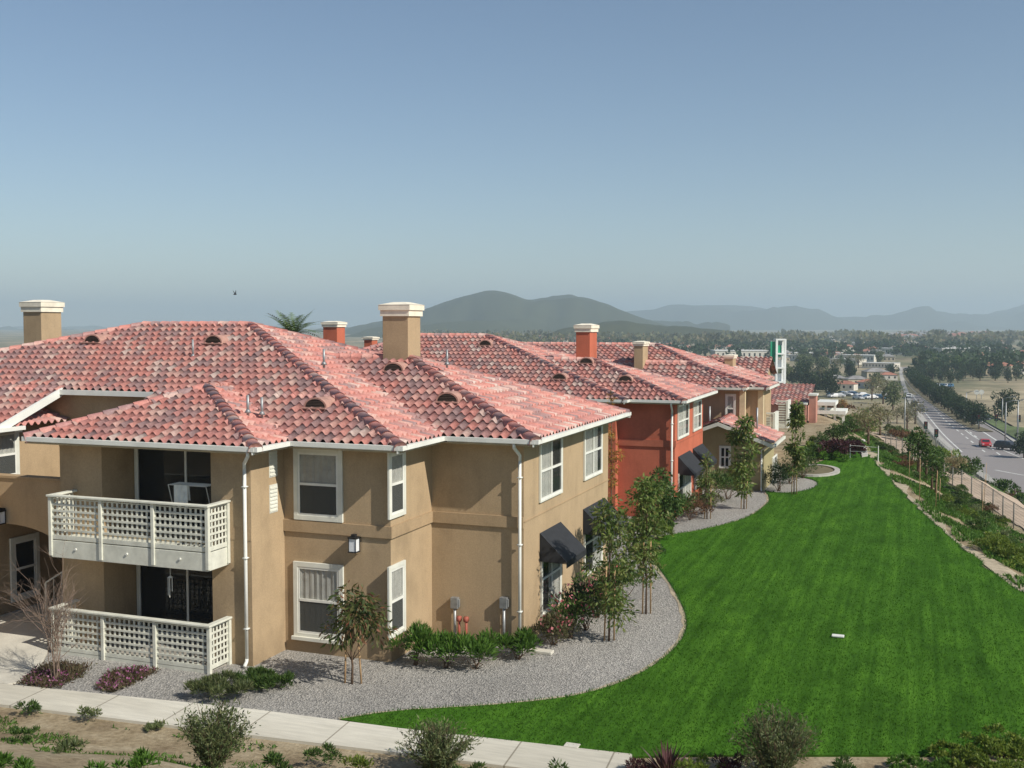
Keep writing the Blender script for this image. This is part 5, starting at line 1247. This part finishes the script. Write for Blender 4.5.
# central strip
ln = [Vector(p) for p in Ms]; tot = sum((b-a).length for a, b in zip(ln[:-1], ln[1:])); i = 0; acc = 0; nxt = 6.
for a, b in zip(ln[:-1], ln[1:]):
    L = (b-a).length
    while acc+L > nxt and i < 26:
        q = a.lerp(b, (nxt-acc)/L); i += 1; put('dark', (q.x, q.y, RZ+.1), 'dark round tree in the central strip of the road, %s from the near end' % ordn(i), .95+.1*random.random(), 'trees along the central strip of the road'); nxt += 8.5 if i > 1 else 7.
    acc += L
for j, (px, py, k, s, lab) in enumerate(((868,446,'olive',.55,'brownish tree on the bank just beyond the lawn end'), (880,436,'olive',.65,'brown tree behind the first one beyond the lawn end'), (888,428,'olive',.8,'wide brown tree left of the lamp post by the road'), (897,424,'olive',.75,'brown tree beside the tall lamp post'),
        (876,424,'olive',.8,'brown tree in the middle of the brown group'), (866,420,'yellow',.7,'yellow green tree left of the brown trees'), (855,422,'yellow',.5,'yellow green tree right of the white pergola'), (843,414,'orange',.9,'orange leaved tree behind the white pergola'),
        (852,434,'green',.24,'green tree beside the pergola'), (862,435,'olive',.32,'olive tree above the white ramp'), (907,431,'olive',1.15,'olive tree right of the tall lamp post'), (915,424,'olive',1.2,'olive tree closest to the road edge'), (893,411,'grey',1.3,'grey green tree left of the far road'),
        (883,404,'olive',1.5,'olive tree left of the road bend'), (872,400,'olive',1.5,'olive tree before the far white roof'), (1005,421,'dark',1.35,'solitary round dark tree in the dry field right of the road'), (1024,459,'dark',.8,'dark tree at the right edge beside the junction'),
        (842,441,'green',.24,'small green tree behind the purple bushes'), (833,443,'green',.24,'green bush like tree left of the purple bushes'), (822,447,'green',.18,'green tree beside the pink building'), (812,446,'yellow',.16,'pale green tree under the pergola'))):
    put(k, hitp(px, py), lab, s, 'trees on the bank beyond the lawn' if py > 400 and px < 950 else None)
for (px, py, w_, lab, s) in ((912, 468, 0, 'young tree on the bank nearest the end of the lawn', .6), (918, 476, 0, 'young bushy tree on the bank beside the straw coloured grass', .72), (932, 491, 0, 'young tree on the bank behind the dark shrubs', .6), (926, 481, 0, 'leaning young tree on the bank', .6), (936, 497, 0, 'small young tree nearest the dirt track', .55)):
    p = hitp(px, py); put('slim', p, lab, s, 'young trees on the bank')
for (px, py, w, h, mt, lab) in ((838, 459, 2.0, 1.15, 'plum', 'large dark purple bush beyond the end of the lawn'), (849, 458, 1.8, 1.05, 'plum', 'smaller purple bush right of the large one'), (830, 461, 2.2, .6, 'bright', 'bright green shrub before the purple bushes'), (852, 451, 1.6, .9, 'green', 'green shrub behind the purple bushes'),
                                (822, 455, 2.0, .7, 'yellow', 'yellow green shrub left of the purple bushes'), (945, 478, 2.4, 1.7, 'straw', 'straw coloured grass tuft beside the dirt track'), (811, 459, 1.6, .9, 'green', 'green shrub right of the last young tree')):
    shrub(hitp(px, py), w, h, mt, lab, n=1100, size=.2, aspect=.4, k=14, stem=False)
# ------------------------------------------------------------------ town in the valley
def house(name, w, d, h, roofc, wallc, flat=False):
    t = thing(name, (0, 0, -300), 'proto', 'house'); mb = MB(); mb.box((-w/2, -d/2, -1), (w/2, d/2, h)); mb.build('wall', wallc, t)
    mb = MB()
    if flat: mb.box((-w/2-.4, -d/2-.4, h), (w/2+.4, d/2+.4, h+.6))
    else:
        r = min(w, d)/2; zr = h+r*.45; vs = [(-w/2-.5, -d/2-.5, h), (w/2+.5, -d/2-.5, h), (w/2+.5, d/2+.5, h), (-w/2-.5, d/2+.5, h), (-w/2+r, 0, zr), (w/2-r, 0, zr)]
        mb.faces(vs, [(0,1,5,4), (1,2,5), (2,3,4,5), (3,0,4), (3,2,1,0)])
    mb.build('roof', roofc, t)
    for i in range(max(2, int(w/4))):
        x = -w/2+(i+.5)*w/max(2, int(w/4)); m = MB(); m.box((x-.7, -d/2-.04, h*.35), (x+.7, -d/2-.002, h*.75)); m.build('window', M['dark'], t)
    return t
M['wwall'] = mat('pale_house_wall', (.62,.58,.50), .9, .1, .3); M['cwall'] = mat('cream_house_wall', (.50,.42,.30), .9, .1, .3)
M['rroof'] = mat('distant_red_roof', (.36,.16,.11), .9, .15, .4); M['groof'] = mat('distant_grey_roof', (.26,.25,.24), .9, .15, .4); M['wroof'] = mat('white_flat_roof', (.66,.65,.62), .8, .05, .2)
H = [house('house', 14, 10, 4.5, M['rroof'], M['wwall']), house('house', 16, 11, 5.5, M['groof'], M['cwall']), house('warehouse', 42, 22, 6.5, M['wroof'], M['wwall'], True), house('house', 12, 10, 6, M['rroof'], M['cwall'])]
names = ['red roofed pale house', 'grey roofed cream house', 'long flat white roofed building', 'tall red roofed cream house']; hc = [0]*4
spots = [(881,368,2,.42),(848,364,2,.45),(1012,374,0,.8),(1000,376,3,.8),(1022,372,0,.8),(991,374,3,.7),(868,388,0,.5),(856,386,1,.5),(846,390,0,.5),(835,385,1,.5),(827,390,0,.5),(875,379,1,.6),(888,380,0,.5)]
for _ in range(230):
    r = random.random()
    if r < .42: spots.append((random.uniform(893, 985), random.uniform(337.5, 342), random.choice((0,1,3)), random.uniform(1.1, 1.6)))
    elif r < .8: spots.append((random.uniform(640, 1024), random.uniform(341, 362), random.choice((0,1,1,0,2,3)), random.uniform(.5, .95)))
    else: spots.append((random.uniform(430, 640), random.uniform(337, 346), random.choice((0,1,3)), 1.2))
for i, (px, py, k, s) in enumerate(spots):
    p = terrain_hit(px, py); hc[k] += 1
    copytree(H[k], (p[0], p[1], p[2]), random.uniform(-.5, .5), '%s in the valley, %s of its kind in the town' % (names[k], ordn(hc[k])), s)
tc = 0
for _ in range(95):
    r = random.random(); px = random.uniform(775, 1024); py = 346+46*random.random()**1.3
    if abs(px-905) < 7 and py > 362 or (px > 905 and py > 378): continue
    tc += 1; put(random.choice(('tall', 'green', 'grey', 'dark', 'olive', 'grey')), hitp(px, py), 'dark green tree in the valley town, %s of many' % ordn(tc), random.uniform(.9, 1.5), 'trees among the valley houses')
for px, py in ((940,383),(950,384),(958,383),(926,380),(933,381),(918,377),(945,379),(963,381),(973,379),(980,381),(1016,381),(1008,383),(995,381),(826,392),(808,388),(800,385),(815,392),(792,384),(832,397),(820,380),(805,376)):
    tc += 1; put('tall' if px < 850 else 'dark', hitp(px, py), 'dark green tree in the valley town, %s of many' % ordn(tc), random.uniform(.75, 1.15), 'trees among the valley houses')
# woods: far tree cover that reads as one mass
def woods(name, n, fx, label, leaf=2.6, per=26, mt='dark', rad=(4, 8)):
    C_ = []; 
    while len(C_) < n:
        px, py = fx(); d = ray(px, py); t_ = (CAMZ-ROADZ)/-d[2]
        if noise.noise(Vector((px*.03, py*.28, 2.))) < -.08: continue
        C_.append((t_*d[0], t_*d[1], ROADZ))
    P_ = []; D_ = []
    for x, y, z in C_:
        r = random.uniform(*rad); u = unit(per); u[:, 2] = np.abs(u[:, 2])*.9+.05; P_.append(np.array([x, y, z+r*.5])+u*np.array([r, r, r*.95])); D_.append(u)
    P_ = np.concatenate(P_); D_ = np.concatenate(D_); v, f = leaf_quads(P_, D_, leaf, .8, 0, .9)
    tag(np_mesh(name, v, f, LM[mt], rnd=rs.uniform(0, 1, len(f))), label, 'woods', kind='stuff')
woods('woods', 520, lambda: (random.uniform(380, 1040), 337.5+13*random.random()**1.2), 'belt of dark trees across the far valley floor', 4.5, 26, mt='olive', rad=(5, 10))
woods('woods', 240, lambda: (random.uniform(600, 1040), 346+15*random.random()), 'nearer belts of dark trees among the valley houses', 2.6, 34, rad=(4, 7))
woods('woods', 60, lambda: (random.uniform(925, 1040), 366+11*random.random()), 'dark tree belt right of the road before the red roofs', 2.0, 44, rad=(4, 7))
# ------------------------------------------------------------------ vehicles
def paint(name, c): return mat(name, c, .3, .02, 1., spec=.6)
def make_car(m, label, L=4.5, W=1.78, Hh=1.45, name='parked_car', suv=False):
    t = thing(name, (0, 0, -300), label, 'car')
    prof = [(-L/2, .35), (-L/2, .78), (-L/2+.25, .92), (-L*.27, .96), (-L*.13, Hh-.05), (L*.02, Hh), (L*.2, Hh-.06), (L*.34, .98), (L/2-.08, .88), (L/2, .6), (L/2, .33)] if not suv else \
           [(-L/2, .4), (-L/2, .9), (-L/2+.2, 1.08), (-L*.28, 1.12), (-L*.17, Hh-.05), (0, Hh), (L*.4, Hh-.04), (L*.47, 1.05), (L/2, .9), (L/2, .4)]
    mb = MB(); n = len(prof); vs = []
    for sy, inset in ((-1, 0), (1, 0)):
        for x, z in prof: vs.append((x, sy*(W/2-(.16 if z > 1.1 else .03)), z))
    mb.faces(vs, [tuple(reversed(range(n))) if False else tuple(range(n)), tuple(reversed(range(n, 2*n)))]+[(i, i+n, (i+1) % n+n, (i+1) % n) for i in range(n)])
    b = mb.build('body', m, t, bevel=.05)
    g = MB(); zt = Hh-.12; zb = 1.0 if not suv else 1.15
    x0, x1 = (-L*.22, L*.27) if not suv else (-L*.24, L*.42)
    for sy in (-1, 1): y = sy*(W/2-.09); g.poly([(x0, y*1.03, zb), (x1, y*1.03, zb), (x1-.35, sy*(W/2-.15), zt), (x0+.38, sy*(W/2-.15), zt)])
    g.poly([(-L*.27+.02, -W/2+.22, zb+.0), (-L*.27+.02, W/2-.22, zb), (-L*.14-.02, W/2-.26, zt+.03), (-L*.14-.02, -W/2+.26, zt+.03)])
    g.build('windscreen', M['carglass'], t)
    for x in (-L*.31, L*.30):
        for sy in (-1, 1):
            w_ = MB(); w_.tube([(x, sy*(W/2-.2), .32), (x, sy*(W/2+.01), .32)], .32, 14); w = w_.build('wheel', M['black'], t)
            r_ = MB(); r_.tube([(x, sy*(W/2+.008), .32), (x, sy*(W/2+.02), .32)], .19, 10); r_.build('rim', M['galv'], w)
    for sy in (-1, 1):
        h_ = MB(); h_.box((-L/2-.015, sy*(W/2-.45), .62), (-L/2+.03, sy*(W/2-.12), .76)); h_.build('headlight', M['milk'], t)
    return t
M['carglass'] = mat('car_glass', (.02,.025,.03), .08, .02, 1., spec=.8)
def road_dir(p):
    i = min(range(len(Lk)), key=lambda i: math.dist(Lk[i], p[:2])); i = min(i, len(Lk)-2); d = Vector(Lk[i+1])-Vector(Lk[i]); return math.atan2(d.y, d.x)
cars = [((985,446.5), 'red', 'red car coming up to the junction on the wide road', 0, False), ((1007,450), 'black', 'black car turning at the junction behind the red car', .9, True), ((986,421), 'black', 'dark car on the far carriageway beyond the central strip', 0, False),
        ((914,406), 'black', 'dark car far down the road, nearest of the far queue', 0, False), ((921,411), 'grey', 'grey car following in the far queue on the road', 0, True), ((909,398), 'white', 'white car at the far end of the road queue', 0, False), ((1001,472), 'silver', 'silver car at the near side of the junction', .1, False)]
CM = {'red': paint('red_car_paint', (.45,.02,.025)), 'black': paint('black_car_paint', (.02,.02,.025)), 'grey': paint('grey_car_paint', (.12,.13,.15)), 'white': paint('white_car_paint', (.7,.7,.7)), 'silver': paint('silver_car_paint', (.4,.42,.43)), 'blue': paint('blue_car_paint', (.03,.12,.22))}
for (px, py), c, lab, rz, suv in cars[:6]:
    p = Gr(px, py); t = make_car(CM[c], lab, suv=suv, name='car', Hh=1.7 if suv else 1.45); t.location = (p[0], p[1], RZ+.01); t.rotation_euler.z = road_dir(p)+rz
bl_ = make_car(CM['blue'], 'proto', name='parked_car'); wh_ = make_car(CM['white'], 'proto', name='parked_car')
for i in range(9):
    p = hitp(930+i*2.6, 387.5); copytree(bl_ if i % 3 else wh_, (p[0], p[1], p[2]+.02), 1.4, '%s car parked before the trees right of the road, %s from the left' % ('blue' if i % 3 else 'white', ordn(i+1)))['group'] = 'cars parked beyond the road'
for i in range(14):
    p = hitp(829+i*4.2+random.uniform(-1, 1), 397+random.uniform(-3, 3)+i*.1); copytree(wh_ if i % 3 else bl_, (p[0], p[1], p[2]+.02), random.uniform(0, 3), '%s car in the car park left of the road, %s from the left' % ('white' if i % 3 else 'blue', ordn(i+1)))['group'] = 'cars in the car park left of the road'
# ------------------------------------------------------------------ posts, signals, signs
def lamp_post(px, py, h, label, arm=2.2, z=None):
    p = Gr(px, py) if z is None else None; p = (*p, RZ) if p else hitp(px, py); t = thing('street_lamp', p, label, 'street lamp', 'tall street lamps beside the road')
    mb = MB(); mb.tube([(0,0,-.1), (0,0,h*.5), (0,0,h)], [.16, .12, .09], 8); mb.tube([(0,0,h-.05), (arm*.5, 0, h+.35), (arm, 0, h+.45)], [.08, .06, .05], 6); mb.build('pole', M['galv'], t, smooth=True)
    mb = MB(); mb.box((arm-.1, -.16, h+.36), (arm+.7, .16, h+.52)); mb.build('lamp_head', M['galv'], t, bevel=.03)
for px, py, h, lab in ((904.5, 436, 8.2, 'tall street lamp in front of the brown trees'), (1005, 447, 8.6, 'tall street lamp at the junction left of the dark tree'), (1017, 452, 9.5, 'tallest street lamp at the right edge'), (1002, 424, 6, 'street lamp beside the solitary round tree'), (966, 416, 6, 'street lamp rising from the central strip trees')):
    lamp_post(px, py, h, lab)
def signal(px, py, h, label, arm=0):
    p = Gr(px, py); t = thing('traffic_light', (*p, RZ), label, 'traffic light', 'traffic lights round the junction')
    mb = MB(); mb.tube([(0,0,-.1), (0,0,h)], .09, 8)
    if arm: mb.tube([(0,0,h-.1), (arm, 0, h+.4)], [.08, .05], 6)
    mb.build('pole', M['galv'], t, smooth=True)
    m = MB(); m.box((-.38, -.2, h-1.5), (.38, .14, h+.05)); hd = m.build('signal_head', M['black'], t, bevel=.03)
    for k, c in enumerate(('lr', 'la', 'lg')):
        m = MB(); m.tube([(0, -.201, h-.25-.46*k), (0, -.23, h-.25-.46*k)], .15, 12); m.build('lens', M[c], hd)
for k, c in (('lr', (.18,.01,.01)), ('la', (.18,.09,.01)), ('lg', (.01,.13,.06))): M[k] = mat('signal_lens_'+k[1:], c, .3, .02, 1.)
for px, py, h, lab in ((925.5, 437, 3.2, 'traffic light on the near pavement left of the pair'), (936, 447, 3.4, 'traffic light on the near pavement beside the lane line'), (978.5, 430, 3.4, 'traffic light on the far side before the central strip'), (996, 429, 3.3, 'middle traffic light on the far side of the junction'), (1018.5, 430, 3.3, 'rightmost traffic light beyond the junction')):
    signal(px, py, h, lab)
for i, px in enumerate((976.5, 981.3)):
    p = hitp(px, 400.5); t = thing('round_sign', p, ('left','right')[i]+' one of two round white boards standing in the dry field', 'sign', 'round white boards in the field'); mb = MB(); mb.tube([(0,0,0), (0,0,3)], .1, 6); mb.build('pole', M['galv'], t)
    mb = MB(); mb.tube([(0,-.1,2.6), (0,.1,2.6)], .75, 16); mb.build('disc', M['white'], t)
# white tower behind the row
M['wtower'] = mat('white_tower_paint', (.78,.80,.78), .7, .04, .5); M['gpanel'] = mat('green_sign_panel', (.03,.30,.17), .5, .05, 1.)
D_ = 150.; a = atd(770.5, 400, D_); b = atd(783.5, 339, D_); zt = b[2]; w = Vector((b[0]-a[0], b[1]-a[1])).length
tw = thing('sign_tower', (a[0]+(b[0]-a[0])/2, a[1]+(b[1]-a[1])/2, ROADZ+4), 'tall narrow white tower with open bays and a green panel behind the last roof', 'tower', rz=YAW)
mb = MB(); hh = zt-(ROADZ+4); w2 = w/2; x0 = -w2*.25
for x in (x0, w2): 
    for y in (-.6, .6): mb.box((x-.14, y-.14, 0), (x+.14, y+.14, hh))
k = 9
for i in range(k+1): z = hh*i/k; mb.box((x0-.14, -.75, max(0, z-.18)), (w2+.14, .75, z+.003*i))
mb.build('frame', M['wtower'], tw)
for i in range(k):
    q = MB(); q.box((x0+.15, -.1, hh*i/k+.02), (w2-.15, 0, hh*(i+.55)/k)); q.build('bay_panel', M['wtower'], tw)
mb = MB(); mb.box((-w2-.1, -.4, hh*.82), (x0-.16, -.2, hh*.98)); mb.box((x0+.2, -.36, hh*.86), (x0+.7, -.32, hh*.95)); mb.build('sign_panel', M['gpanel'], tw)
mb = MB(); mb.box((-w2-.02, -.25, hh*.5), (-w2+.12, -.1, hh*.99)); mb.build('sign_mast', M['galv'], tw)
# pink building and white pergola below the row
pb = aty(788, 440, 92); pc = aty(806, 440, 92); p0 = world_parts(thing('pink_building', (pb[0], 92, -3), 'pink stucco building with a red roof and taller square piers beyond the row', 'building'))
z1 = aty(795, 405, 92)[2]; mb = MB(); mb.box((pb[0]-6, 92, -4), (pc[0], 101, z1)); mb.build('wall', M['pink'], p0)
V = tiles((pb[0]-6.4, 91.6, z1), (1,0), (0,1), .3, [[(pb[0]-6.4, 91.6), (pc[0]+.3, 91.6), (pc[0]+.3, 96.5), (pb[0]-6.4, 96.5)]], .35, .4, 5); o = np_mesh('roof', V[0], V[1], M['tile'], p0, uv=V[2]); fix(o, p0)
for (x0_, x1_, yt, Y) in ((801, 806, 405, 90.5), (808.5, 816, 396, 91)):
    a = aty(x0_, 440, Y); b = aty(x1_, yt, Y); mb = MB(); mb.box((a[0], Y, -4.5), (b[0], Y+1.6, b[2])); pr = mb.build('pier', M['pink'], p0); mb = MB(); mb.box((a[0]-.08, Y-.08, b[2]), (b[0]+.08, Y+1.68, b[2]+.14)); mb.build('pier_cap', M['trim'], pr)
for q in ((792, 414),):
    a = aty(q[0], q[1], 92); mb = MB(); mb.box((a[0], 91.95, a[2]-.6), (a[0]+.9, 91.998, a[2]+.6)); mb.build('window', M['dark'], p0)
a = aty(817, 436, 100); b = aty(845, 408, 100); pg = world_parts(thing('pergola', (a[0], 100, -5), 'white flat roofed pergola with slim posts right of the pink building', 'pergola'))
for (zy, x0_, x1_) in ((403, 817, 836), (411.5, 817, 846)):
    u0 = aty(x0_, zy, 100); u1 = aty(x1_, zy, 100); mb = MB(); mb.box((u0[0], 99.4, u0[2]-.17), (u1[0], 103, u0[2]+.14)); mb.build('canopy', M['white'], pg)
for x in (818.5, 826, 835, 843.5):
    u = aty(x, 420, 100); zt_ = aty(x, 411.5, 100)[2]-.18
    if x < 837: zt_ = aty(x, 403, 100)[2]-.18
    mb = MB(); mb.box((u[0]-.1, 99.6, -7), (u[0]+.1, 99.8, zt_)); mb.build('post', M['white'], pg)
# kerbed round bed at the end of the lawn
c0 = Vector(G(822, 474)); kb = []
for i in range(33): a_ = math.pi*2*i/32; kb.append((c0.x-.6+1.35*math.cos(a_), c0.y+.6+2.2*math.sin(a_)))
ribbon('kerb_ring', kb, .14, .14, .16, M['kerb']); tag(MB().prism(kb[:-1], .0, .10).build('bed_soil', M['strip_soil']), kind='structure')
mb = MB()
for r_ in (-.14, .14):
    for (a, b) in zip(kb[:-1], kb[1:]):
        ca = Vector((c0.x-.6, c0.y+.6)); na = (Vector(a)-ca).normalized()*r_; nb_ = (Vector(b)-ca).normalized()*r_; pa = Vector(a)+na; pb_ = Vector(b)+nb_
        mb.poly([(pa.x, pa.y, .0), (pb_.x, pb_.y, .0), (pb_.x, pb_.y, .159), (pa.x, pa.y, .159)])
tag(mb.build('kerb_ring', M['kerb']), kind='structure')
# pale ramp with a rail
r0 = [hitp(*p) for p in ((857, 441), (865, 441), (868, 457), (862, 458))]
t = thing('concrete_ramp', r0[3], 'pale concrete slab path running down beside the purple bushes', 'path'); vs = [tuple(Vector(p)-Vector(r0[3])+Vector((0,0,.12))) for p in r0]+[tuple(Vector(p)-Vector(r0[3])-Vector((0,0,.2))) for p in r0]
mb = MB(); mb.faces(vs, [(0,3,2,1), (0,1,5,4), (1,2,6,5), (2,3,7,6), (3,0,4,7)]); mb.build('slab', M['kerb'], t)
p = hitp(878, 462); t = thing('post_and_rail', p, 'pale post with a thin rail at the far right corner of the lawn', 'railing'); mb = MB(); mb.tube([(0,0,-.1), (0,0,.95)], .03, 8); mb.build('post', M['white'], t)
mb = MB(); mb.tube([(0,0,.85), (-1.6,.6,.85)], .015, 6); mb.tube([(0,0,.6), (-1.6,.6,.5)], .015, 6); mb.tube([(-1.6,.6,-.1), (-1.6,.6,.9)], .025, 6); mb.build('rail', M['white'], t)
# wooden stakes on the bank
for i, (px, py, h) in enumerate(((919.5, 500, 1.9), (935.5, 509, 1.7), (939, 504, 1.2), (909, 482, 1.6), (984, 507, 2.0), (982, 520, 1.6), (951, 470, 1.6), (986, 488, 1.8))):
    p = hitp(px, py); mb = MB(); mb.tube([(p[0], p[1], p[2]-.1), (p[0]+random.uniform(-.05,.05), p[1], p[2]+h)], .015, 6)
    tag(mb.build('wooden_stake', M['stake'], smooth=True), 'pale wooden stake standing on the bank, %s from the left' % ordn(sorted([919.5,935.5,939,909,984,982,951,986]).index(px)+1), 'stake', 'pale stakes on the bank')
# ------------------------------------------------------------------ small things
p = at(838, 637, .05); t = MB(); t.box((p[0]-.15, p[1]-.09, .06), (p[0]+.15, p[1]+.09, .10)); tag(t.build('white_board', M['white'], bevel=.01), 'small white board lying flat on the open lawn', 'board')
p = at(572, 746, .05); t = MB(); t.box((p[0]-.14, p[1]-.1, .05), (p[0]+.14, p[1]+.1, .075)); tag(t.build('valve_cover', M['concrete'], bevel=.008), 'small pale valve cover in the lawn beside the walk', 'valve cover')
p = at(541, 653); t = MB(); t.box((p[0]-.3, p[1]-.12, .012), (p[0]+.3, p[1]+.12, .09)); tag(t.build('splash_block', M['concrete'], bevel=.015), 'flat concrete splash block on the gravel by the wing corner', 'splash block')
p = atd(235, 294.5, 70); t = thing('bird', p, 'small dark bird flying above the left part of the roofs', 'bird'); mb = MB()
mb.tube([(-.13,0,0), (-.05,0,.01), (.05,0,.01), (.14,0,.03)], [.01,.035,.035,.012], 8)
mb.faces([(-.03,.02,.03), (.06,.02,.03), (.0,.14,.20), (-.06,.18,.30)], [(0,1,2,3)]); mb.faces([(-.03,-.02,.03), (.06,-.02,.03), (.0,-.14,.20), (-.06,-.18,.30)], [(3,2,1,0)]); mb.faces([(-.13,0,0),(-.22,.04,0),(-.22,-.04,0)], [(0,1,2)])
mb.build('body', M['black'], t)
# palm behind the roofs
pt = thing('palm_tree', (*atd(293, 345, 62)[:2], 0), 'palm tree with spreading fronds rising behind the main ridge', 'palm tree'); d0 = atd(293, 345, 62); hp = atd(293, 334, 62)[2]
mb = MB(); mb.tube([(0,0,-.5), (0,0,hp)], [.28, .2], 10); mb.build('trunk', M['bark'], pt, smooth=True)
mb = MB()
for i in range(34):
    a = i*2.4; el = .05+1.0*((i*7) % 34)/34; L = random.uniform(2.4, 3.1); dh = Vector((math.cos(a), math.sin(a), 0)); prev = None
    for k in range(9):
        s = k/8; q = Vector((0,0,hp))+dh*L*s*math.cos(el)+UP*(L*math.sin(el)*s-1.1*s*s*(1.2-el*.5)); 
        if prev is not None:
            sd = Vector((-dh.y, dh.x, 0)); w_ = .42*math.sin(math.pi*min(1, .15+s*.85))
            for sg in (-1, 1):
                for r_ in (.0, .5): b0 = prev.lerp(q, r_); mb.poly([b0, b0+(q-prev)*.35, b0+(q-prev)*.9+sd*sg*w_-UP*.12*w_])
        prev = q
mb.build('fronds', mat('palm_frond_green', (.10,.15,.05), .6, .25, 4.), pt)
# remove the patterns that copies were taken from
for o in [o for o in COL.objects if o.parent is None and o.location.z < -150]:
    for ch in list(o.children):
        for c2 in list(ch.children): bpy.data.objects.remove(c2)
        bpy.data.objects.remove(ch)
    bpy.data.objects.remove(o)
for o in list(bpy.data.objects):
    if '_w' in o: del o['_w']
